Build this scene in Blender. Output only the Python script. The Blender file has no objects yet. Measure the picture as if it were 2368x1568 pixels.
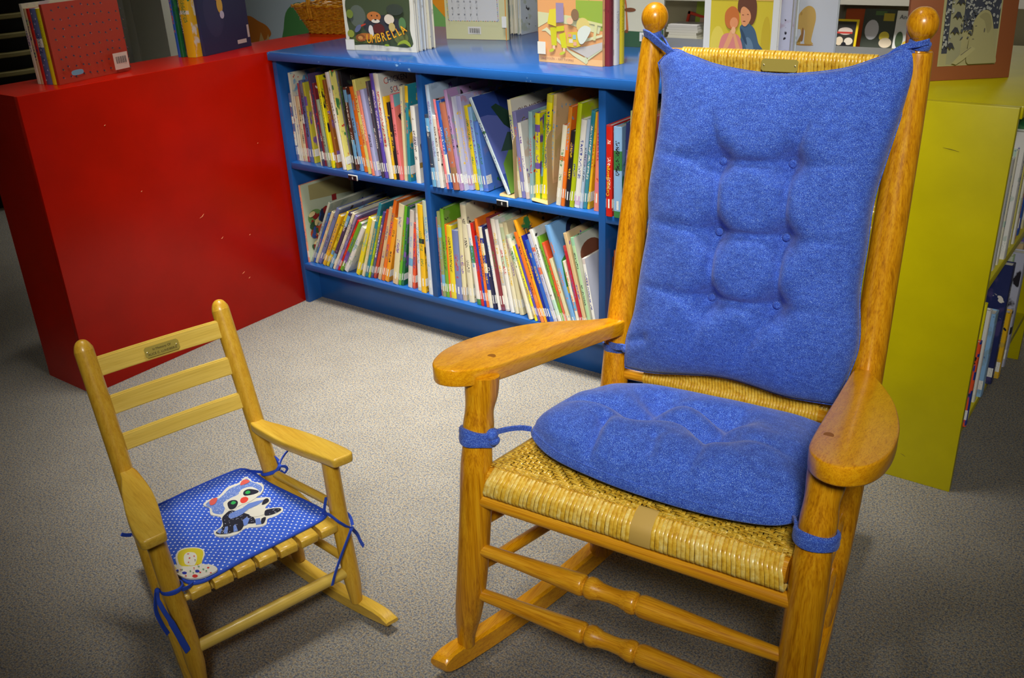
import bpy, bmesh, math, random
from mathutils import Vector, Matrix, Euler
random.seed(7)
SC = bpy.context.scene
COL = SC.collection
PI = math.pi
def R(d): return math.radians(d)

# ---------------------------------------------------------------- camera, world, lamps, exposure
def camera():
    f, yaw, pitch, roll = 2182.36, -0.6443, 0.4339, -0.0434
    fw = Vector((math.sin(yaw)*math.cos(pitch), math.cos(yaw)*math.cos(pitch), -math.sin(pitch)))
    r0 = Vector((math.cos(yaw), -math.sin(yaw), 0)); u0 = r0.cross(fw)
    r = math.cos(roll)*r0 + math.sin(roll)*u0
    u = -math.sin(roll)*r0 + math.cos(roll)*u0
    cd = bpy.data.cameras.new('camera'); cam = bpy.data.objects.new('camera', cd); COL.objects.link(cam)
    cd.sensor_fit = 'HORIZONTAL'; cd.sensor_width = 36.0; cd.lens = 36.0*f/2368.0
    cd.clip_start = 0.05
    m = Matrix(((r.x, u.x, -fw.x, 2.5088), (r.y, u.y, -fw.y, -2.1013), (r.z, u.z, -fw.z, 1.2899), (0, 0, 0, 1)))
    cam.matrix_world = m
    cd.dof.use_dof = True; cd.dof.focus_distance = 1.85; cd.dof.aperture_fstop = 20.0
    SC.camera = cam
camera()
w = bpy.data.worlds.new('world'); SC.world = w; w.use_nodes = True
w.node_tree.nodes['Background'].inputs[0].default_value = (0.80, 0.86, 1.0, 1)
w.node_tree.nodes['Background'].inputs[1].default_value = 0.035
def area_lamp(name, loc, target, sx, sy, power, spread, color=(1, .95, .86)):
    ld = bpy.data.lights.new(name, 'AREA'); ld.shape = 'RECTANGLE'; ld.size = sx; ld.size_y = sy
    ld.energy = power; ld.spread = R(spread); ld.color = color
    o = bpy.data.objects.new(name, ld); COL.objects.link(o); o.location = loc
    o.rotation_euler = (Vector(target)-Vector(loc)).to_track_quat('-Z', 'Y').to_euler()
    return o
area_lamp('added_overhead_lamp', (0.95, -0.60, 3.30), (0.90, -0.25, 0.30), 1.1, 0.7, 19, 44, (1, .965, .90))  # added overhead lamp, narrow spread so its pool leaves the frame edges dark
area_lamp('added_overhead_lamp', (-0.9, 1.3, 3.30), (-1.0, 1.6, 0.0), 1.2, 0.4, 22, 72, (1, .97, .92))  # added fill that brightens the basket, pale cabinet and painted panel
area_lamp('added_overhead_lamp', (0.6, 3.0, 3.30), (0.6, 4.0, 1.5), 3.0, 0.3, 26, 120, (1, .98, .95))  # unseen wall wash, added so the blue top has something pale to reflect
area_lamp('added_overhead_lamp', (0.8, 1.9, 3.30), (0.8, 3.0, 0.3), 1.6, 0.4, 26, 76, (1, .97, .92))  # added fill to brighten the background behind the blue bookcase
def added_spot_lamp(name, loc, target, power, cone, radius, color):
    ld = bpy.data.lights.new(name, 'SPOT'); ld.energy = power; ld.spot_size = R(cone); ld.spot_blend = 1.0
    ld.shadow_soft_size = radius; ld.color = color
    o = bpy.data.objects.new(name, ld); COL.objects.link(o); o.location = loc
    o.rotation_euler = (Vector(target)-Vector(loc)).to_track_quat('-Z', 'Y').to_euler()
added_spot_lamp('added_spot_lamp', (2.95, -2.75, 2.35), (1.12, -0.02, 0.42), 325, 51, .30, (1, .97, .92))  # added behind the camera for frontal light that fades toward the frame edges
vs = SC.view_settings
SC.display_settings.display_device = 'sRGB'
vs.view_transform = 'Standard'; vs.look = 'None'; vs.exposure = 0.0; vs.gamma = 1.0; vs.use_curve_mapping = False

# ---------------------------------------------------------------- materials
def srgb(c):
    f = lambda v: v/12.92 if v <= .04045 else ((v+.055)/1.055)**2.4
    return tuple(f(x/255.0) for x in c)
MATS = {}
def newmat(name):
    m = bpy.data.materials.new(name); m.use_nodes = True
    nt = m.node_tree; b = nt.nodes['Principled BSDF']
    return m, nt, b
def node(nt, t, **kw):
    n = nt.nodes.new(t)
    for k, v in kw.items():
        if k.startswith('i_'): n.inputs[k[2:]].default_value = v
        else: setattr(n, k, v)
    return n
def ramp(nt, stops):
    n = nt.nodes.new('ShaderNodeValToRGB'); e = n.color_ramp.elements
    while len(e) < len(stops): e.new(0.5)
    for i, (p, c) in enumerate(stops): e[i].position = p; e[i].color = (*c, 1)
    return n
def mapping(nt, scale, rot=(0, 0, 0), coord='Object'):
    tc = nt.nodes.new('ShaderNodeTexCoord'); mp = nt.nodes.new('ShaderNodeMapping')
    mp.inputs['Scale'].default_value = scale; mp.inputs['Rotation'].default_value = rot
    nt.links.new(tc.outputs[coord], mp.inputs['Vector']); return mp
def mixc(nt, fac, a, b, blend='MIX'):
    n = nt.nodes.new('ShaderNodeMix'); n.data_type = 'RGBA'; n.blend_type = blend
    for sock, v in ((n.inputs[0], fac), (n.inputs[6], a), (n.inputs[7], b)):
        if hasattr(v, 'node'): nt.links.new(v, sock)
        elif isinstance(v, (int, float)): sock.default_value = v
        else: sock.default_value = (*v, 1) if len(v) == 3 else v
    return n.outputs[2]
def mathn(nt, op, a, b=0.0, c=0.0):
    n = nt.nodes.new('ShaderNodeMath'); n.operation = op
    for s, v in zip(n.inputs, (a, b, c)):
        if hasattr(v, 'node'): nt.links.new(v, s)
        else: s.default_value = v
    return n.outputs[0]
def bump(nt, b, h, strength=.2, dist=.001):
    n = nt.nodes.new('ShaderNodeBump'); n.inputs['Strength'].default_value = strength; n.inputs['Distance'].default_value = dist
    nt.links.new(h, n.inputs['Height']); nt.links.new(n.outputs[0], b.inputs['Normal'])
def flat(c, rough=.45, name=None, metal=0.0):
    key = ('flat', tuple(c), rough, metal)
    if key not in MATS:
        m, nt, b = newmat(name or 'print_%d_%d_%d' % tuple(c)); b.inputs['Base Color'].default_value = (*srgb(c), 1)
        b.inputs['Roughness'].default_value = rough; b.inputs['Metallic'].default_value = metal
        MATS[key] = m
    return MATS[key]
def wood(name, dark, mid, light, axis='z', rough=.28, coat=.2, grain=1.0, grainy=.42):
    m, nt, b = newmat(name)
    s = {'x': (2.2, 150, 150), 'y': (150, 2.2, 150), 'z': (150, 150, 2.2)}[axis]
    mp = mapping(nt, s)
    n1 = node(nt, 'ShaderNodeTexNoise', i_Scale=1.0*grain, i_Detail=4.0, i_Roughness=.6, i_Distortion=.25)
    nt.links.new(mp.outputs[0], n1.inputs['Vector'])
    r = ramp(nt, [(.28, srgb(dark)), (.47, srgb(mid)), (.70, srgb(light))]); nt.links.new(n1.outputs[0], r.inputs[0])
    s2 = {'x': (9, 700, 700), 'y': (700, 9, 700), 'z': (700, 700, 9)}[axis]
    mp2 = mapping(nt, s2); n2 = node(nt, 'ShaderNodeTexNoise', i_Scale=1.0, i_Detail=2.0)
    nt.links.new(mp2.outputs[0], n2.inputs['Vector'])
    r2 = ramp(nt, [(.36, srgb([v*.85 for v in mid])), (.52, (1, 1, 1))]); nt.links.new(n2.outputs[0], r2.inputs[0])
    c = mixc(nt, grainy, r.outputs[0], r2.outputs[0], 'MULTIPLY')
    nt.links.new(c, b.inputs['Base Color'])
    b.inputs['Roughness'].default_value = rough
    b.inputs['Coat Weight'].default_value = coat; b.inputs['Coat Roughness'].default_value = .12
    bump(nt, b, n2.outputs[0], .08, .0006)
    return m
def paint(name, c, rough=.32, wear=(225, 190, 150), wear_amt=.0, mottled=.12):
    m, nt, b = newmat(name)
    mp = mapping(nt, (6, 6, 6)); n = node(nt, 'ShaderNodeTexNoise', i_Scale=1.0, i_Detail=5.0)
    nt.links.new(mp.outputs[0], n.inputs['Vector'])
    base = mixc(nt, n.outputs[0], srgb([v*(1-mottled) for v in c]), srgb([min(255, v*(1+mottled)) for v in c]))
    if wear_amt:
        mp2 = mapping(nt, (9, 9, 15)); n2 = node(nt, 'ShaderNodeTexNoise', i_Scale=3.0, i_Detail=6.0, i_Roughness=.7)
        nt.links.new(mp2.outputs[0], n2.inputs['Vector'])
        r2 = ramp(nt, [(.70-wear_amt, (0, 0, 0)), (.715-wear_amt, (1, 1, 1))]); nt.links.new(n2.outputs[0], r2.inputs[0])
        base = mixc(nt, r2.outputs[0], base, srgb(wear))
    nt.links.new(base, b.inputs['Base Color'])
    b.inputs['Roughness'].default_value = rough; b.inputs['Specular IOR Level'].default_value = .38
    mp3 = mapping(nt, (300, 300, 300)); n3 = node(nt, 'ShaderNodeTexNoise', i_Scale=1.0, i_Detail=2.0)
    nt.links.new(mp3.outputs[0], n3.inputs['Vector']); bump(nt, b, n3.outputs[0], .05, .0006)
    return m
def fabric_denim():
    m, nt, b = newmat('blue_denim_fabric')
    mp = mapping(nt, (760, 760, 1300)); n = node(nt, 'ShaderNodeTexNoise', i_Scale=1.0, i_Detail=2.0, i_Roughness=.6)
    nt.links.new(mp.outputs[0], n.inputs['Vector'])
    r = ramp(nt, [(.32, srgb((20, 46, 142))), (.50, srgb((48, 88, 200))), (.63, srgb((102, 148, 230))), (.76, srgb((204, 222, 248)))])
    nt.links.new(n.outputs[0], r.inputs[0])
    mp2 = mapping(nt, (70, 70, 160)); n2 = node(nt, 'ShaderNodeTexNoise', i_Scale=1.0, i_Detail=4.0)
    nt.links.new(mp2.outputs[0], n2.inputs['Vector'])
    r2 = ramp(nt, [(.35, srgb((215, 218, 226))), (.65, (1, 1, 1))]); nt.links.new(n2.outputs[0], r2.inputs[0])
    c = mixc(nt, 1.0, r.outputs[0], r2.outputs[0], 'MULTIPLY')
    nt.links.new(c, b.inputs['Base Color']); b.inputs['Roughness'].default_value = .9
    b.inputs['Sheen Weight'].default_value = .15
    bump(nt, b, n.outputs[0], .25, .0008)
    return m
def carpet():
    m, nt, b = newmat('speckled_carpet')
    mp = mapping(nt, (1, 1, 1)); n = node(nt, 'ShaderNodeTexNoise', i_Scale=310.0, i_Detail=3.0, i_Roughness=.8)
    nt.links.new(mp.outputs[0], n.inputs['Vector'])
    r = ramp(nt, [(.28, srgb((80, 78, 82))), (.42, srgb((144, 140, 136))), (.55, srgb((188, 184, 174))), (.70, srgb((220, 217, 208)))])
    nt.links.new(n.outputs[0], r.inputs[0])
    n2 = node(nt, 'ShaderNodeTexNoise', i_Scale=180.0, i_Detail=2.0); nt.links.new(mp.outputs[0], n2.inputs['Vector'])
    r2 = ramp(nt, [(.38, srgb((184, 192, 212))), (.5, srgb((236, 237, 232))), (.62, srgb((244, 228, 202)))]); nt.links.new(n2.outputs[0], r2.inputs[0])
    c = mixc(nt, 1.0, r.outputs[0], r2.outputs[0], 'MULTIPLY')
    n3 = node(nt, 'ShaderNodeTexNoise', i_Scale=9.0, i_Detail=3.0); nt.links.new(mp.outputs[0], n3.inputs['Vector'])
    r3 = ramp(nt, [(.35, srgb((246, 246, 246))), (.65, (1, 1, 1))]); nt.links.new(n3.outputs[0], r3.inputs[0])
    c = mixc(nt, 1.0, c, r3.outputs[0], 'MULTIPLY')
    nt.links.new(c, b.inputs['Base Color']); b.inputs['Roughness'].default_value = 1.0
    b.inputs['Specular IOR Level'].default_value = .1
    bump(nt, b, n.outputs[0], .9, .004)
    return m
def book_cover_material():
    # c1 / c2 / c3 are the inks of each single book, read from that book's own properties
    m, nt, b = newmat('printed_book_cover')
    at = [node(nt, 'ShaderNodeAttribute', attribute_type='OBJECT', attribute_name='c%d' % i) for i in (1, 2, 3)]
    sd = node(nt, 'ShaderNodeAttribute', attribute_type='OBJECT', attribute_name='dims')     # thickness, height, seed
    sx = node(nt, 'ShaderNodeSeparateXYZ'); nt.links.new(sd.outputs['Vector'], sx.inputs[0])
    tc = nt.nodes.new('ShaderNodeTexCoord'); sp = node(nt, 'ShaderNodeSeparateXYZ'); nt.links.new(tc.outputs['Object'], sp.inputs[0])
    off = node(nt, 'ShaderNodeVectorMath', operation='ADD'); nt.links.new(tc.outputs['Object'], off.inputs[0])
    cx = node(nt, 'ShaderNodeCombineXYZ'); nt.links.new(sx.outputs[2], cx.inputs[0]); nt.links.new(sx.outputs[2], cx.inputs[2]); nt.links.new(cx.outputs[0], off.inputs[1])
    # picture on the boards
    pn = node(nt, 'ShaderNodeTexNoise', i_Scale=22.0, i_Detail=3.0); nt.links.new(off.outputs[0], pn.inputs['Vector'])
    f1 = ramp(nt, [(.54, (0, 0, 0)), (.60, (1, 1, 1))]); nt.links.new(pn.outputs[0], f1.inputs[0])
    pn2 = node(nt, 'ShaderNodeTexNoise', i_Scale=40.0, i_Detail=2.0); nt.links.new(off.outputs[0], pn2.inputs['Vector'])
    f2 = ramp(nt, [(.66, (0, 0, 0)), (.69, (1, 1, 1))]); nt.links.new(pn2.outputs[0], f2.inputs[0])
    board = mixc(nt, f1.outputs[0], at[0].outputs['Color'], at[2].outputs['Color'])
    board = mixc(nt, f2.outputs[0], board, at[1].outputs['Color'])
    # spine: strip of lettering along its height and a change of colour near the foot
    vz = node(nt, 'ShaderNodeCombineXYZ')
    nt.links.new(mathn(nt, 'MULTIPLY', sp.outputs[2], 330.0), vz.inputs[2])
    nt.links.new(mathn(nt, 'MULTIPLY', sp.outputs[0], 330.0), vz.inputs[0]); nt.links.new(sx.outputs[2], vz.inputs[1])
    ln = node(nt, 'ShaderNodeTexNoise', i_Scale=1.0, i_Detail=1.0); nt.links.new(vz.outputs[0], ln.inputs['Vector'])
    g = mathn(nt, 'GREATER_THAN', ln.outputs[0], .52)
    hx = mathn(nt, 'DIVIDE', sp.outputs[0], sx.outputs[0]); hz = mathn(nt, 'DIVIDE', sp.outputs[2], sx.outputs[1])
    band = mathn(nt, 'MULTIPLY', mathn(nt, 'COMPARE', hx, .5, .24), mathn(nt, 'COMPARE', hz, .58, .27))
    wz = node(nt, 'ShaderNodeCombineXYZ'); nt.links.new(mathn(nt, 'MULTIPLY', hz, 4.5), wz.inputs[2]); nt.links.new(sx.outputs[2], wz.inputs[1])
    wn = node(nt, 'ShaderNodeTexNoise', i_Scale=1.0, i_Detail=0.0); nt.links.new(wz.outputs[0], wn.inputs['Vector'])
    gap = mathn(nt, 'GREATER_THAN', wn.outputs[0], .45)
    ink = mathn(nt, 'MULTIPLY', mathn(nt, 'MULTIPLY', g, band), gap)
    un = mathn(nt, 'GREATER_THAN', wn.outputs[0], .64)
    spine = mixc(nt, un, at[0].outputs['Color'], at[2].outputs['Color'])
    spine = mixc(nt, ink, spine, at[1].outputs['Color'])
    face = mathn(nt, 'LESS_THAN', sp.outputs[1], .0035)
    c = mixc(nt, face, board, spine)
    nt.links.new(c, b.inputs['Base Color']); b.inputs['Roughness'].default_value = .35
    b.inputs['Coat Weight'].default_value = .3; b.inputs['Coat Roughness'].default_value = .15
    return m
def pages_material():
    m, nt, b = newmat('paper_pages')
    mp = mapping(nt, (1600, 8, 8)); n = node(nt, 'ShaderNodeTexNoise', i_Scale=1.0, i_Detail=1.0)
    nt.links.new(mp.outputs[0], n.inputs['Vector'])
    r = ramp(nt, [(.35, srgb((176, 172, 158))), (.6, srgb((236, 232, 218)))]); nt.links.new(n.outputs[0], r.inputs[0])
    nt.links.new(r.outputs[0], b.inputs['Base Color']); b.inputs['Roughness'].default_value = .8
    return m
def sticker_material():
    m, nt, b = newmat('white_call_number_sticker')
    mp = mapping(nt, (700, 700, 420)); n = node(nt, 'ShaderNodeTexNoise', i_Scale=1.0, i_Detail=1.0)
    nt.links.new(mp.outputs[0], n.inputs['Vector'])
    r = ramp(nt, [(.31, srgb((150, 150, 152))), (.38, srgb((236, 236, 228)))]); nt.links.new(n.outputs[0], r.inputs[0])
    nt.links.new(r.outputs[0], b.inputs['Base Color']); b.inputs['Roughness'].default_value = .45
    return m
def cane(name, a, bb, c):
    m, nt, b = newmat(name)
    mp = mapping(nt, (55, 55, 55)); n = node(nt, 'ShaderNodeTexNoise', i_Scale=2.0, i_Detail=4.0, i_Roughness=.7)
    nt.links.new(mp.outputs[0], n.inputs['Vector'])
    r = ramp(nt, [(.3, srgb(a)), (.5, srgb(bb)), (.72, srgb(c))]); nt.links.new(n.outputs[0], r.inputs[0])
    nt.links.new(r.outputs[0], b.inputs['Base Color']); b.inputs['Roughness'].default_value = .33
    b.inputs['Coat Weight'].default_value = .2
    return m
def dotted_cloth():
    m, nt, b = newmat('blue_polka_dot_cloth')
    tc = nt.nodes.new('ShaderNodeTexCoord')
    mp = node(nt, 'ShaderNodeMapping'); mp.inputs['Scale'].default_value = (112, 112, 0); mp.inputs['Rotation'].default_value = (0, 0, R(45))
    nt.links.new(tc.outputs['Object'], mp.inputs['Vector'])
    fr = node(nt, 'ShaderNodeVectorMath', operation='FRACTION'); nt.links.new(mp.outputs[0], fr.inputs[0])
    sb = node(nt, 'ShaderNodeVectorMath', operation='SUBTRACT'); nt.links.new(fr.outputs[0], sb.inputs[0]); sb.inputs[1].default_value = (.5, .5, 0)
    ml = node(nt, 'ShaderNodeVectorMath', operation='MULTIPLY'); nt.links.new(sb.outputs[0], ml.inputs[0]); ml.inputs[1].default_value = (1, 1, 0)
    ln = node(nt, 'ShaderNodeVectorMath', operation='LENGTH'); nt.links.new(ml.outputs[0], ln.inputs[0])
    d = mathn(nt, 'LESS_THAN', ln.outputs['Value'], .19)
    n = node(nt, 'ShaderNodeTexNoise', i_Scale=60.0, i_Detail=3.0); nt.links.new(tc.outputs['Object'], n.inputs['Vector'])
    base = mixc(nt, n.outputs[0], srgb((34, 74, 196)), srgb((66, 112, 226)))
    c = mixc(nt, d, base, srgb((222, 230, 248)))
    nt.links.new(c, b.inputs['Base Color']); b.inputs['Roughness'].default_value = .85
    return m
M = {}
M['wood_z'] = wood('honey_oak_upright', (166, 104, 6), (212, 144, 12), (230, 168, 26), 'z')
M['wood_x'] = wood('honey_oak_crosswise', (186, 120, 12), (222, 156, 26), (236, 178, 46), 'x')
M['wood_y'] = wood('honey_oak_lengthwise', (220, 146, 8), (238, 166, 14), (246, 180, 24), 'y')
M['beech_z'] = wood('pale_beech_upright', (192, 142, 30), (208, 160, 42), (216, 172, 54), 'z', .35, .2, grainy=.18)
M['beech_x'] = wood('pale_beech_crosswise', (200, 166, 66), (214, 182, 80), (222, 192, 92), 'x', .35, .2, grainy=.18)
M['beech_y'] = wood('pale_beech_lengthwise', (200, 156, 46), (216, 174, 58), (224, 186, 70), 'y', .35, .2, grainy=.18)
M['denim'] = fabric_denim()
M['denim_dark'] = flat((34, 54, 130), .9, 'denim_seam')
M['carpet'] = carpet()
M['red'] = paint('red_gloss_paint', (178, 18, 0), .30, (240, 120, 70), .0)
M['blue'] = paint('blue_gloss_paint', (30, 84, 152), .22, (150, 190, 230), .0)
M['blue_worn'] = paint('blue_paint_with_worn_edges', (34, 92, 164), .30, (130, 170, 214), .045)
M['yellow'] = paint('yellow_gloss_paint', (196, 184, 0), .34, (240, 235, 120), .0)
M['red'].node_tree.nodes['Principled BSDF'].inputs['Specular IOR Level'].default_value = .25
M['cover'] = book_cover_material(); M['pages'] = pages_material(); M['sticker'] = sticker_material()
M['cane'] = cane('honey_cane', (196, 140, 26), (228, 182, 54), (242, 208, 96))
M['cane_pale'] = cane('pale_cane', (208, 160, 54), (234, 198, 88), (248, 228, 150))
M['wicker'] = cane('golden_wicker', (140, 84, 6), (196, 132, 20), (226, 176, 50))
M['brass'] = flat((168, 150, 66), .45, 'brass', .25)
M['screw'] = flat((220, 205, 150), .25, 'brass_screw', .9)
M['dots'] = dotted_cloth()
M['blue_cloth'] = flat((34, 74, 190), .8, 'blue_binding_cloth')
M['bookend'] = flat((186, 160, 112), .5, 'tan_enamelled_metal')

# ---------------------------------------------------------------- object helpers
def obj(name, bm, mats, parent=None, smooth=True, label=None, kind=None, loc=None, autosmooth=40):
    me = bpy.data.meshes.new(name); bm.normal_update(); bm.to_mesh(me); bm.free()
    if not isinstance(mats, (list, tuple)): mats = [mats]
    for m in mats: me.materials.append(m)
    if smooth:
        me.polygons.foreach_set('use_smooth', [True]*len(me.polygons))
        try: me.set_sharp_from_angle(angle=R(autosmooth))
        except Exception: pass
    o = bpy.data.objects.new(name, me); COL.objects.link(o)
    if parent: o.parent = parent
    if label: o['label'] = label
    if kind: o['kind'] = kind
    if loc is not None: o.location = loc
    return o
def tag(o, label, cat, group=None):
    o['label'] = label; o['category'] = cat
    if group: o['group'] = group
    return o
def thing(name, label, cat, loc=(0, 0, 0), rotz=0.0, group=None):
    o = bpy.data.objects.new(name, None); COL.objects.link(o); o.location = loc; o.rotation_euler = (0, 0, rotz)
    o.empty_display_size = .05
    return tag(o, label, cat, group)
def box(bm, x0, x1, y0, y1, z0, z1, mi=0, bev=0.0):
    vs_ = [bm.verts.new((x, y, z)) for z in (z0, z1) for y in (y0, y1) for x in (x0, x1)]
    fs = []
    for q in ((0, 2, 3, 1), (4, 5, 7, 6), (0, 1, 5, 4), (2, 6, 7, 3), (1, 3, 7, 5), (0, 4, 6, 2)):
        f = bm.faces.new([vs_[i] for i in q]); f.material_index = mi; fs.append(f)
    if bev > 0:
        es = list({e for f in fs for e in f.edges})
        r = bmesh.ops.bevel(bm, geom=es, offset=bev, segments=2, affect='EDGES', profile=.5)
        for f in r['faces']: f.material_index = mi
    return vs_
def frames(path):
    P = [Vector(p) for p in path]; T = []
    for i in range(len(P)):
        a = P[max(i-1, 0)]; b = P[min(i+1, len(P)-1)]; T.append((b-a).normalized())
    up = Vector((0, 0, 1)) if abs(T[0].z) < .9 else Vector((1, 0, 0))
    n = (up - T[0]*up.dot(T[0])).normalized(); out = []
    for i in range(len(P)):
        n = (n - T[i]*n.dot(T[i])).normalized(); out.append((P[i], T[i], n, T[i].cross(n)))
    return out
def tube(bm, path, rad, seg=16, cap=True, mi=0, flatn=1.0, closed=False):
    fr = frames(path); rings = []
    if not isinstance(rad, (list, tuple)): rad = [rad]*len(fr)
    for (p, t, n, b), r in zip(fr, rad):
        rings.append([bm.verts.new(p + n*(r*math.cos(2*PI*k/seg)) + b*(r*flatn*math.sin(2*PI*k/seg))) for k in range(seg)])
    m = len(rings)
    for i in range(m if closed else m-1):
        A = rings[i]; B = rings[(i+1) % m]
        for k in range(seg):
            f = bm.faces.new((A[k], A[(k+1) % seg], B[(k+1) % seg], B[k])); f.material_index = mi
    if cap and not closed:
        f = bm.faces.new(rings[0][::-1]); f.material_index = mi; f = bm.faces.new(rings[-1]); f.material_index = mi
    return rings
def spline(pts, n=8):
    # Catmull-Rom through the points (any dimension)
    P = [tuple(map(float, p)) for p in pts]; out = []
    for i in range(len(P)-1):
        p0 = P[max(i-1, 0)]; p1 = P[i]; p2 = P[i+1]; p3 = P[min(i+2, len(P)-1)]
        for k in range(n):
            t = k/n
            out.append(tuple(.5*((2*b)+(-a+c)*t+(2*a-5*b+4*c-d)*t*t+(-a+3*b-3*c+d)*t**3) for a, b, c, d in zip(p0, p1, p2, p3)))
    out.append(P[-1]); return out
def closed_spline(pts, n=6):
    P = [tuple(map(float, p)) for p in pts]; m = len(P); out = []
    for i in range(m):
        p0, p1, p2, p3 = P[(i-1) % m], P[i], P[(i+1) % m], P[(i+2) % m]
        for k in range(n):
            t = k/n
            out.append(tuple(.5*((2*b)+(-a+c)*t+(2*a-5*b+4*c-d)*t*t+(-a+3*b-3*c+d)*t**3) for a, b, c, d in zip(p0, p1, p2, p3)))
    return out
def post(bm, pts, seg=24, n=6, mi=0):
    # pts: (x, y, z, radius)
    s = spline(pts, n); tube(bm, [p[:3] for p in s], [max(p[3], .0005) for p in s], seg, True, mi)
def slab(bm, outline, zf, thick, bev=.006, mi=0):
    # a board with a flat outline; zf(x, y) is the height of its top face
    def ins(o, d):
        m = len(o); out = []
        for i in range(m):
            a = Vector(o[i-1]); b = Vector(o[i]); c = Vector(o[(i+1) % m])
            t = (c-a).normalized(); nn = Vector((-t.y, t.x)); out.append(b+nn*d)
        return out
    area = sum(outline[i-1][0]*outline[i][1]-outline[i][0]*outline[i-1][1] for i in range(len(outline)))
    if area < 0: outline = outline[::-1]
    rings = []
    for d, dz in ((bev, 0), (bev*.3, -bev*.3), (0, -bev), (0, -thick+bev), (bev*.3, -thick+bev*.3), (bev, -thick)):
        o = ins(outline, d) if d else [Vector(p) for p in outline]
        rings.append([bm.verts.new((p[0], p[1], zf(p[0], p[1])+dz)) for p in o])
    m = len(outline)
    for A, B in zip(rings, rings[1:]):
        for k in range(m):
            f = bm.faces.new((A[k], B[k], B[(k+1) % m], A[(k+1) % m])); f.material_index = mi
    f = bm.faces.new(rings[0]); f.material_index = mi
    f = bm.faces.new(rings[-1][::-1]); f.material_index = mi
def ribbon(bm, path, width, thick, side=None, mi=0):
    # flat strap: width along 'side' direction
    fr = frames(path); rings = []
    for i, (p, t, n, b) in enumerate(fr):
        s = Vector(side) if side is not None else n
        s = (s - t*s.dot(t)).normalized(); u = t.cross(s)
        w = width[i] if isinstance(width, (list, tuple)) else width
        prof = [(-.5, -.2), (-.42, -.5), (.42, -.5), (.5, -.2), (.5, .2), (.42, .5), (-.42, .5), (-.5, .2)]
        rings.append([bm.verts.new(p+s*(w*a)+u*(thick*c)) for a, c in prof])
    for A, B in zip(rings, rings[1:]):
        for k in range(8):
            f = bm.faces.new((A[k], A[(k+1) % 8], B[(k+1) % 8], B[k])); f.material_index = mi
    bm.faces.new(rings[0][::-1]); bm.faces.new(rings[-1])
def ring(bm, c, axis, r, width, thick, seg=28, mi=0, wob=0.0):
    # a cloth band round a post
    ax = Vector(axis).normalized(); a = ax.orthogonal().normalized(); b = ax.cross(a); c = Vector(c); rings = []
    prof = [(-.5, 0), (-.42, .8), (-.2, 1), (.05, .9), (.25, 1), (.42, .8), (.5, 0), (0, -.15)]
    for k in range(seg):
        t = 2*PI*k/seg; d = a*math.cos(t)+b*math.sin(t); ww = width*(1+wob*math.sin(3*t)); sh = wob*.3*width*math.sin(t+1)
        rings.append([bm.verts.new(c+d*(r+thick*q)+ax*(ww*p+sh)) for p, q in prof])
    for i in range(seg):
        A = rings[i]; B = rings[(i+1) % seg]
        for k in range(8): bm.faces.new((A[k], A[(k+1) % 8], B[(k+1) % 8], B[k]))
def ball(bm, c, r, u=14, v=10, mi=0):
    mt = Matrix.Translation(c) @ Matrix.Diagonal((r[0], r[1], r[2], 1)) if isinstance(r, (tuple, list)) else Matrix.Translation(c) @ Matrix.Scale(r, 4)
    g = bmesh.ops.create_uvsphere(bm, u_segments=u, v_segments=v, radius=1.0, matrix=mt)
    for vv in g['verts']:
        for f in vv.link_faces: f.material_index = mi
def lettering(name, s, size, mat, parent, mtx, label=None, align='CENTER', extrude=.0002, sx=1.0):
    cu = bpy.data.curves.new(name, 'FONT'); cu.body = s; cu.size = size; cu.align_x = align; cu.extrude = extrude; cu.resolution_u = 2
    t = bpy.data.objects.new('tmp', cu); COL.objects.link(t)
    dg = bpy.context.evaluated_depsgraph_get(); me = bpy.data.meshes.new_from_object(t.evaluated_get(dg))
    COL.objects.unlink(t); bpy.data.objects.remove(t); bpy.data.curves.remove(cu)
    me.name = name; me.materials.clear(); me.materials.append(mat)
    me.transform(Matrix.Diagonal((sx, 1, 1, 1)))
    o = bpy.data.objects.new(name, me); COL.objects.link(o); o.parent = parent; o.matrix_local = mtx
    if label: o['label'] = label
    return o
def ell(cx, cy, rx, ry, n=18, rot=0.0):
    c, s = math.cos(rot), math.sin(rot); out = []
    for k in range(n):
        a = 2*PI*k/n; x, y = rx*math.cos(a), ry*math.sin(a); out.append((cx+c*x-s*y, cy+s*x+c*y))
    return out
def art(name, parent, mtx, W, H, layers, lift=.00018, mlist=None):
    # flat print: coloured shapes on a plane of W x H metres (u to the right, v up), built as thin stacked ink shapes
    bm = bmesh.new(); mats = []; keys = {}
    for i, (c, poly) in enumerate(layers):
        if c not in keys: keys[c] = len(mats); mats.append(flat(c, .5))
        pts = []
        for u, v in poly: pts.append((min(max(u, 0), 1)*W, min(max(v, 0), 1)*H, lift*(i+1)))
        vv = [bm.verts.new(p) for p in pts]
        try: f = bm.faces.new(vv)
        except Exception: continue
        f.material_index = keys[c]
        f.normal_update()
        if f.normal.z < 0: f.normal_flip()
    o = obj(name, bm, mats, parent, smooth=False); o.matrix_local = mtx
    return o
def rect(a, b, c, d): return [(a, b), (c, b), (c, d), (a, d)]

FACE_FRONT = Matrix(((1, 0, 0, 0), (0, 0, -1, 0), (0, 1, 0, 0), (0, 0, 0, 1)))     # u -> +x, v -> +z, facing -y
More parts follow.
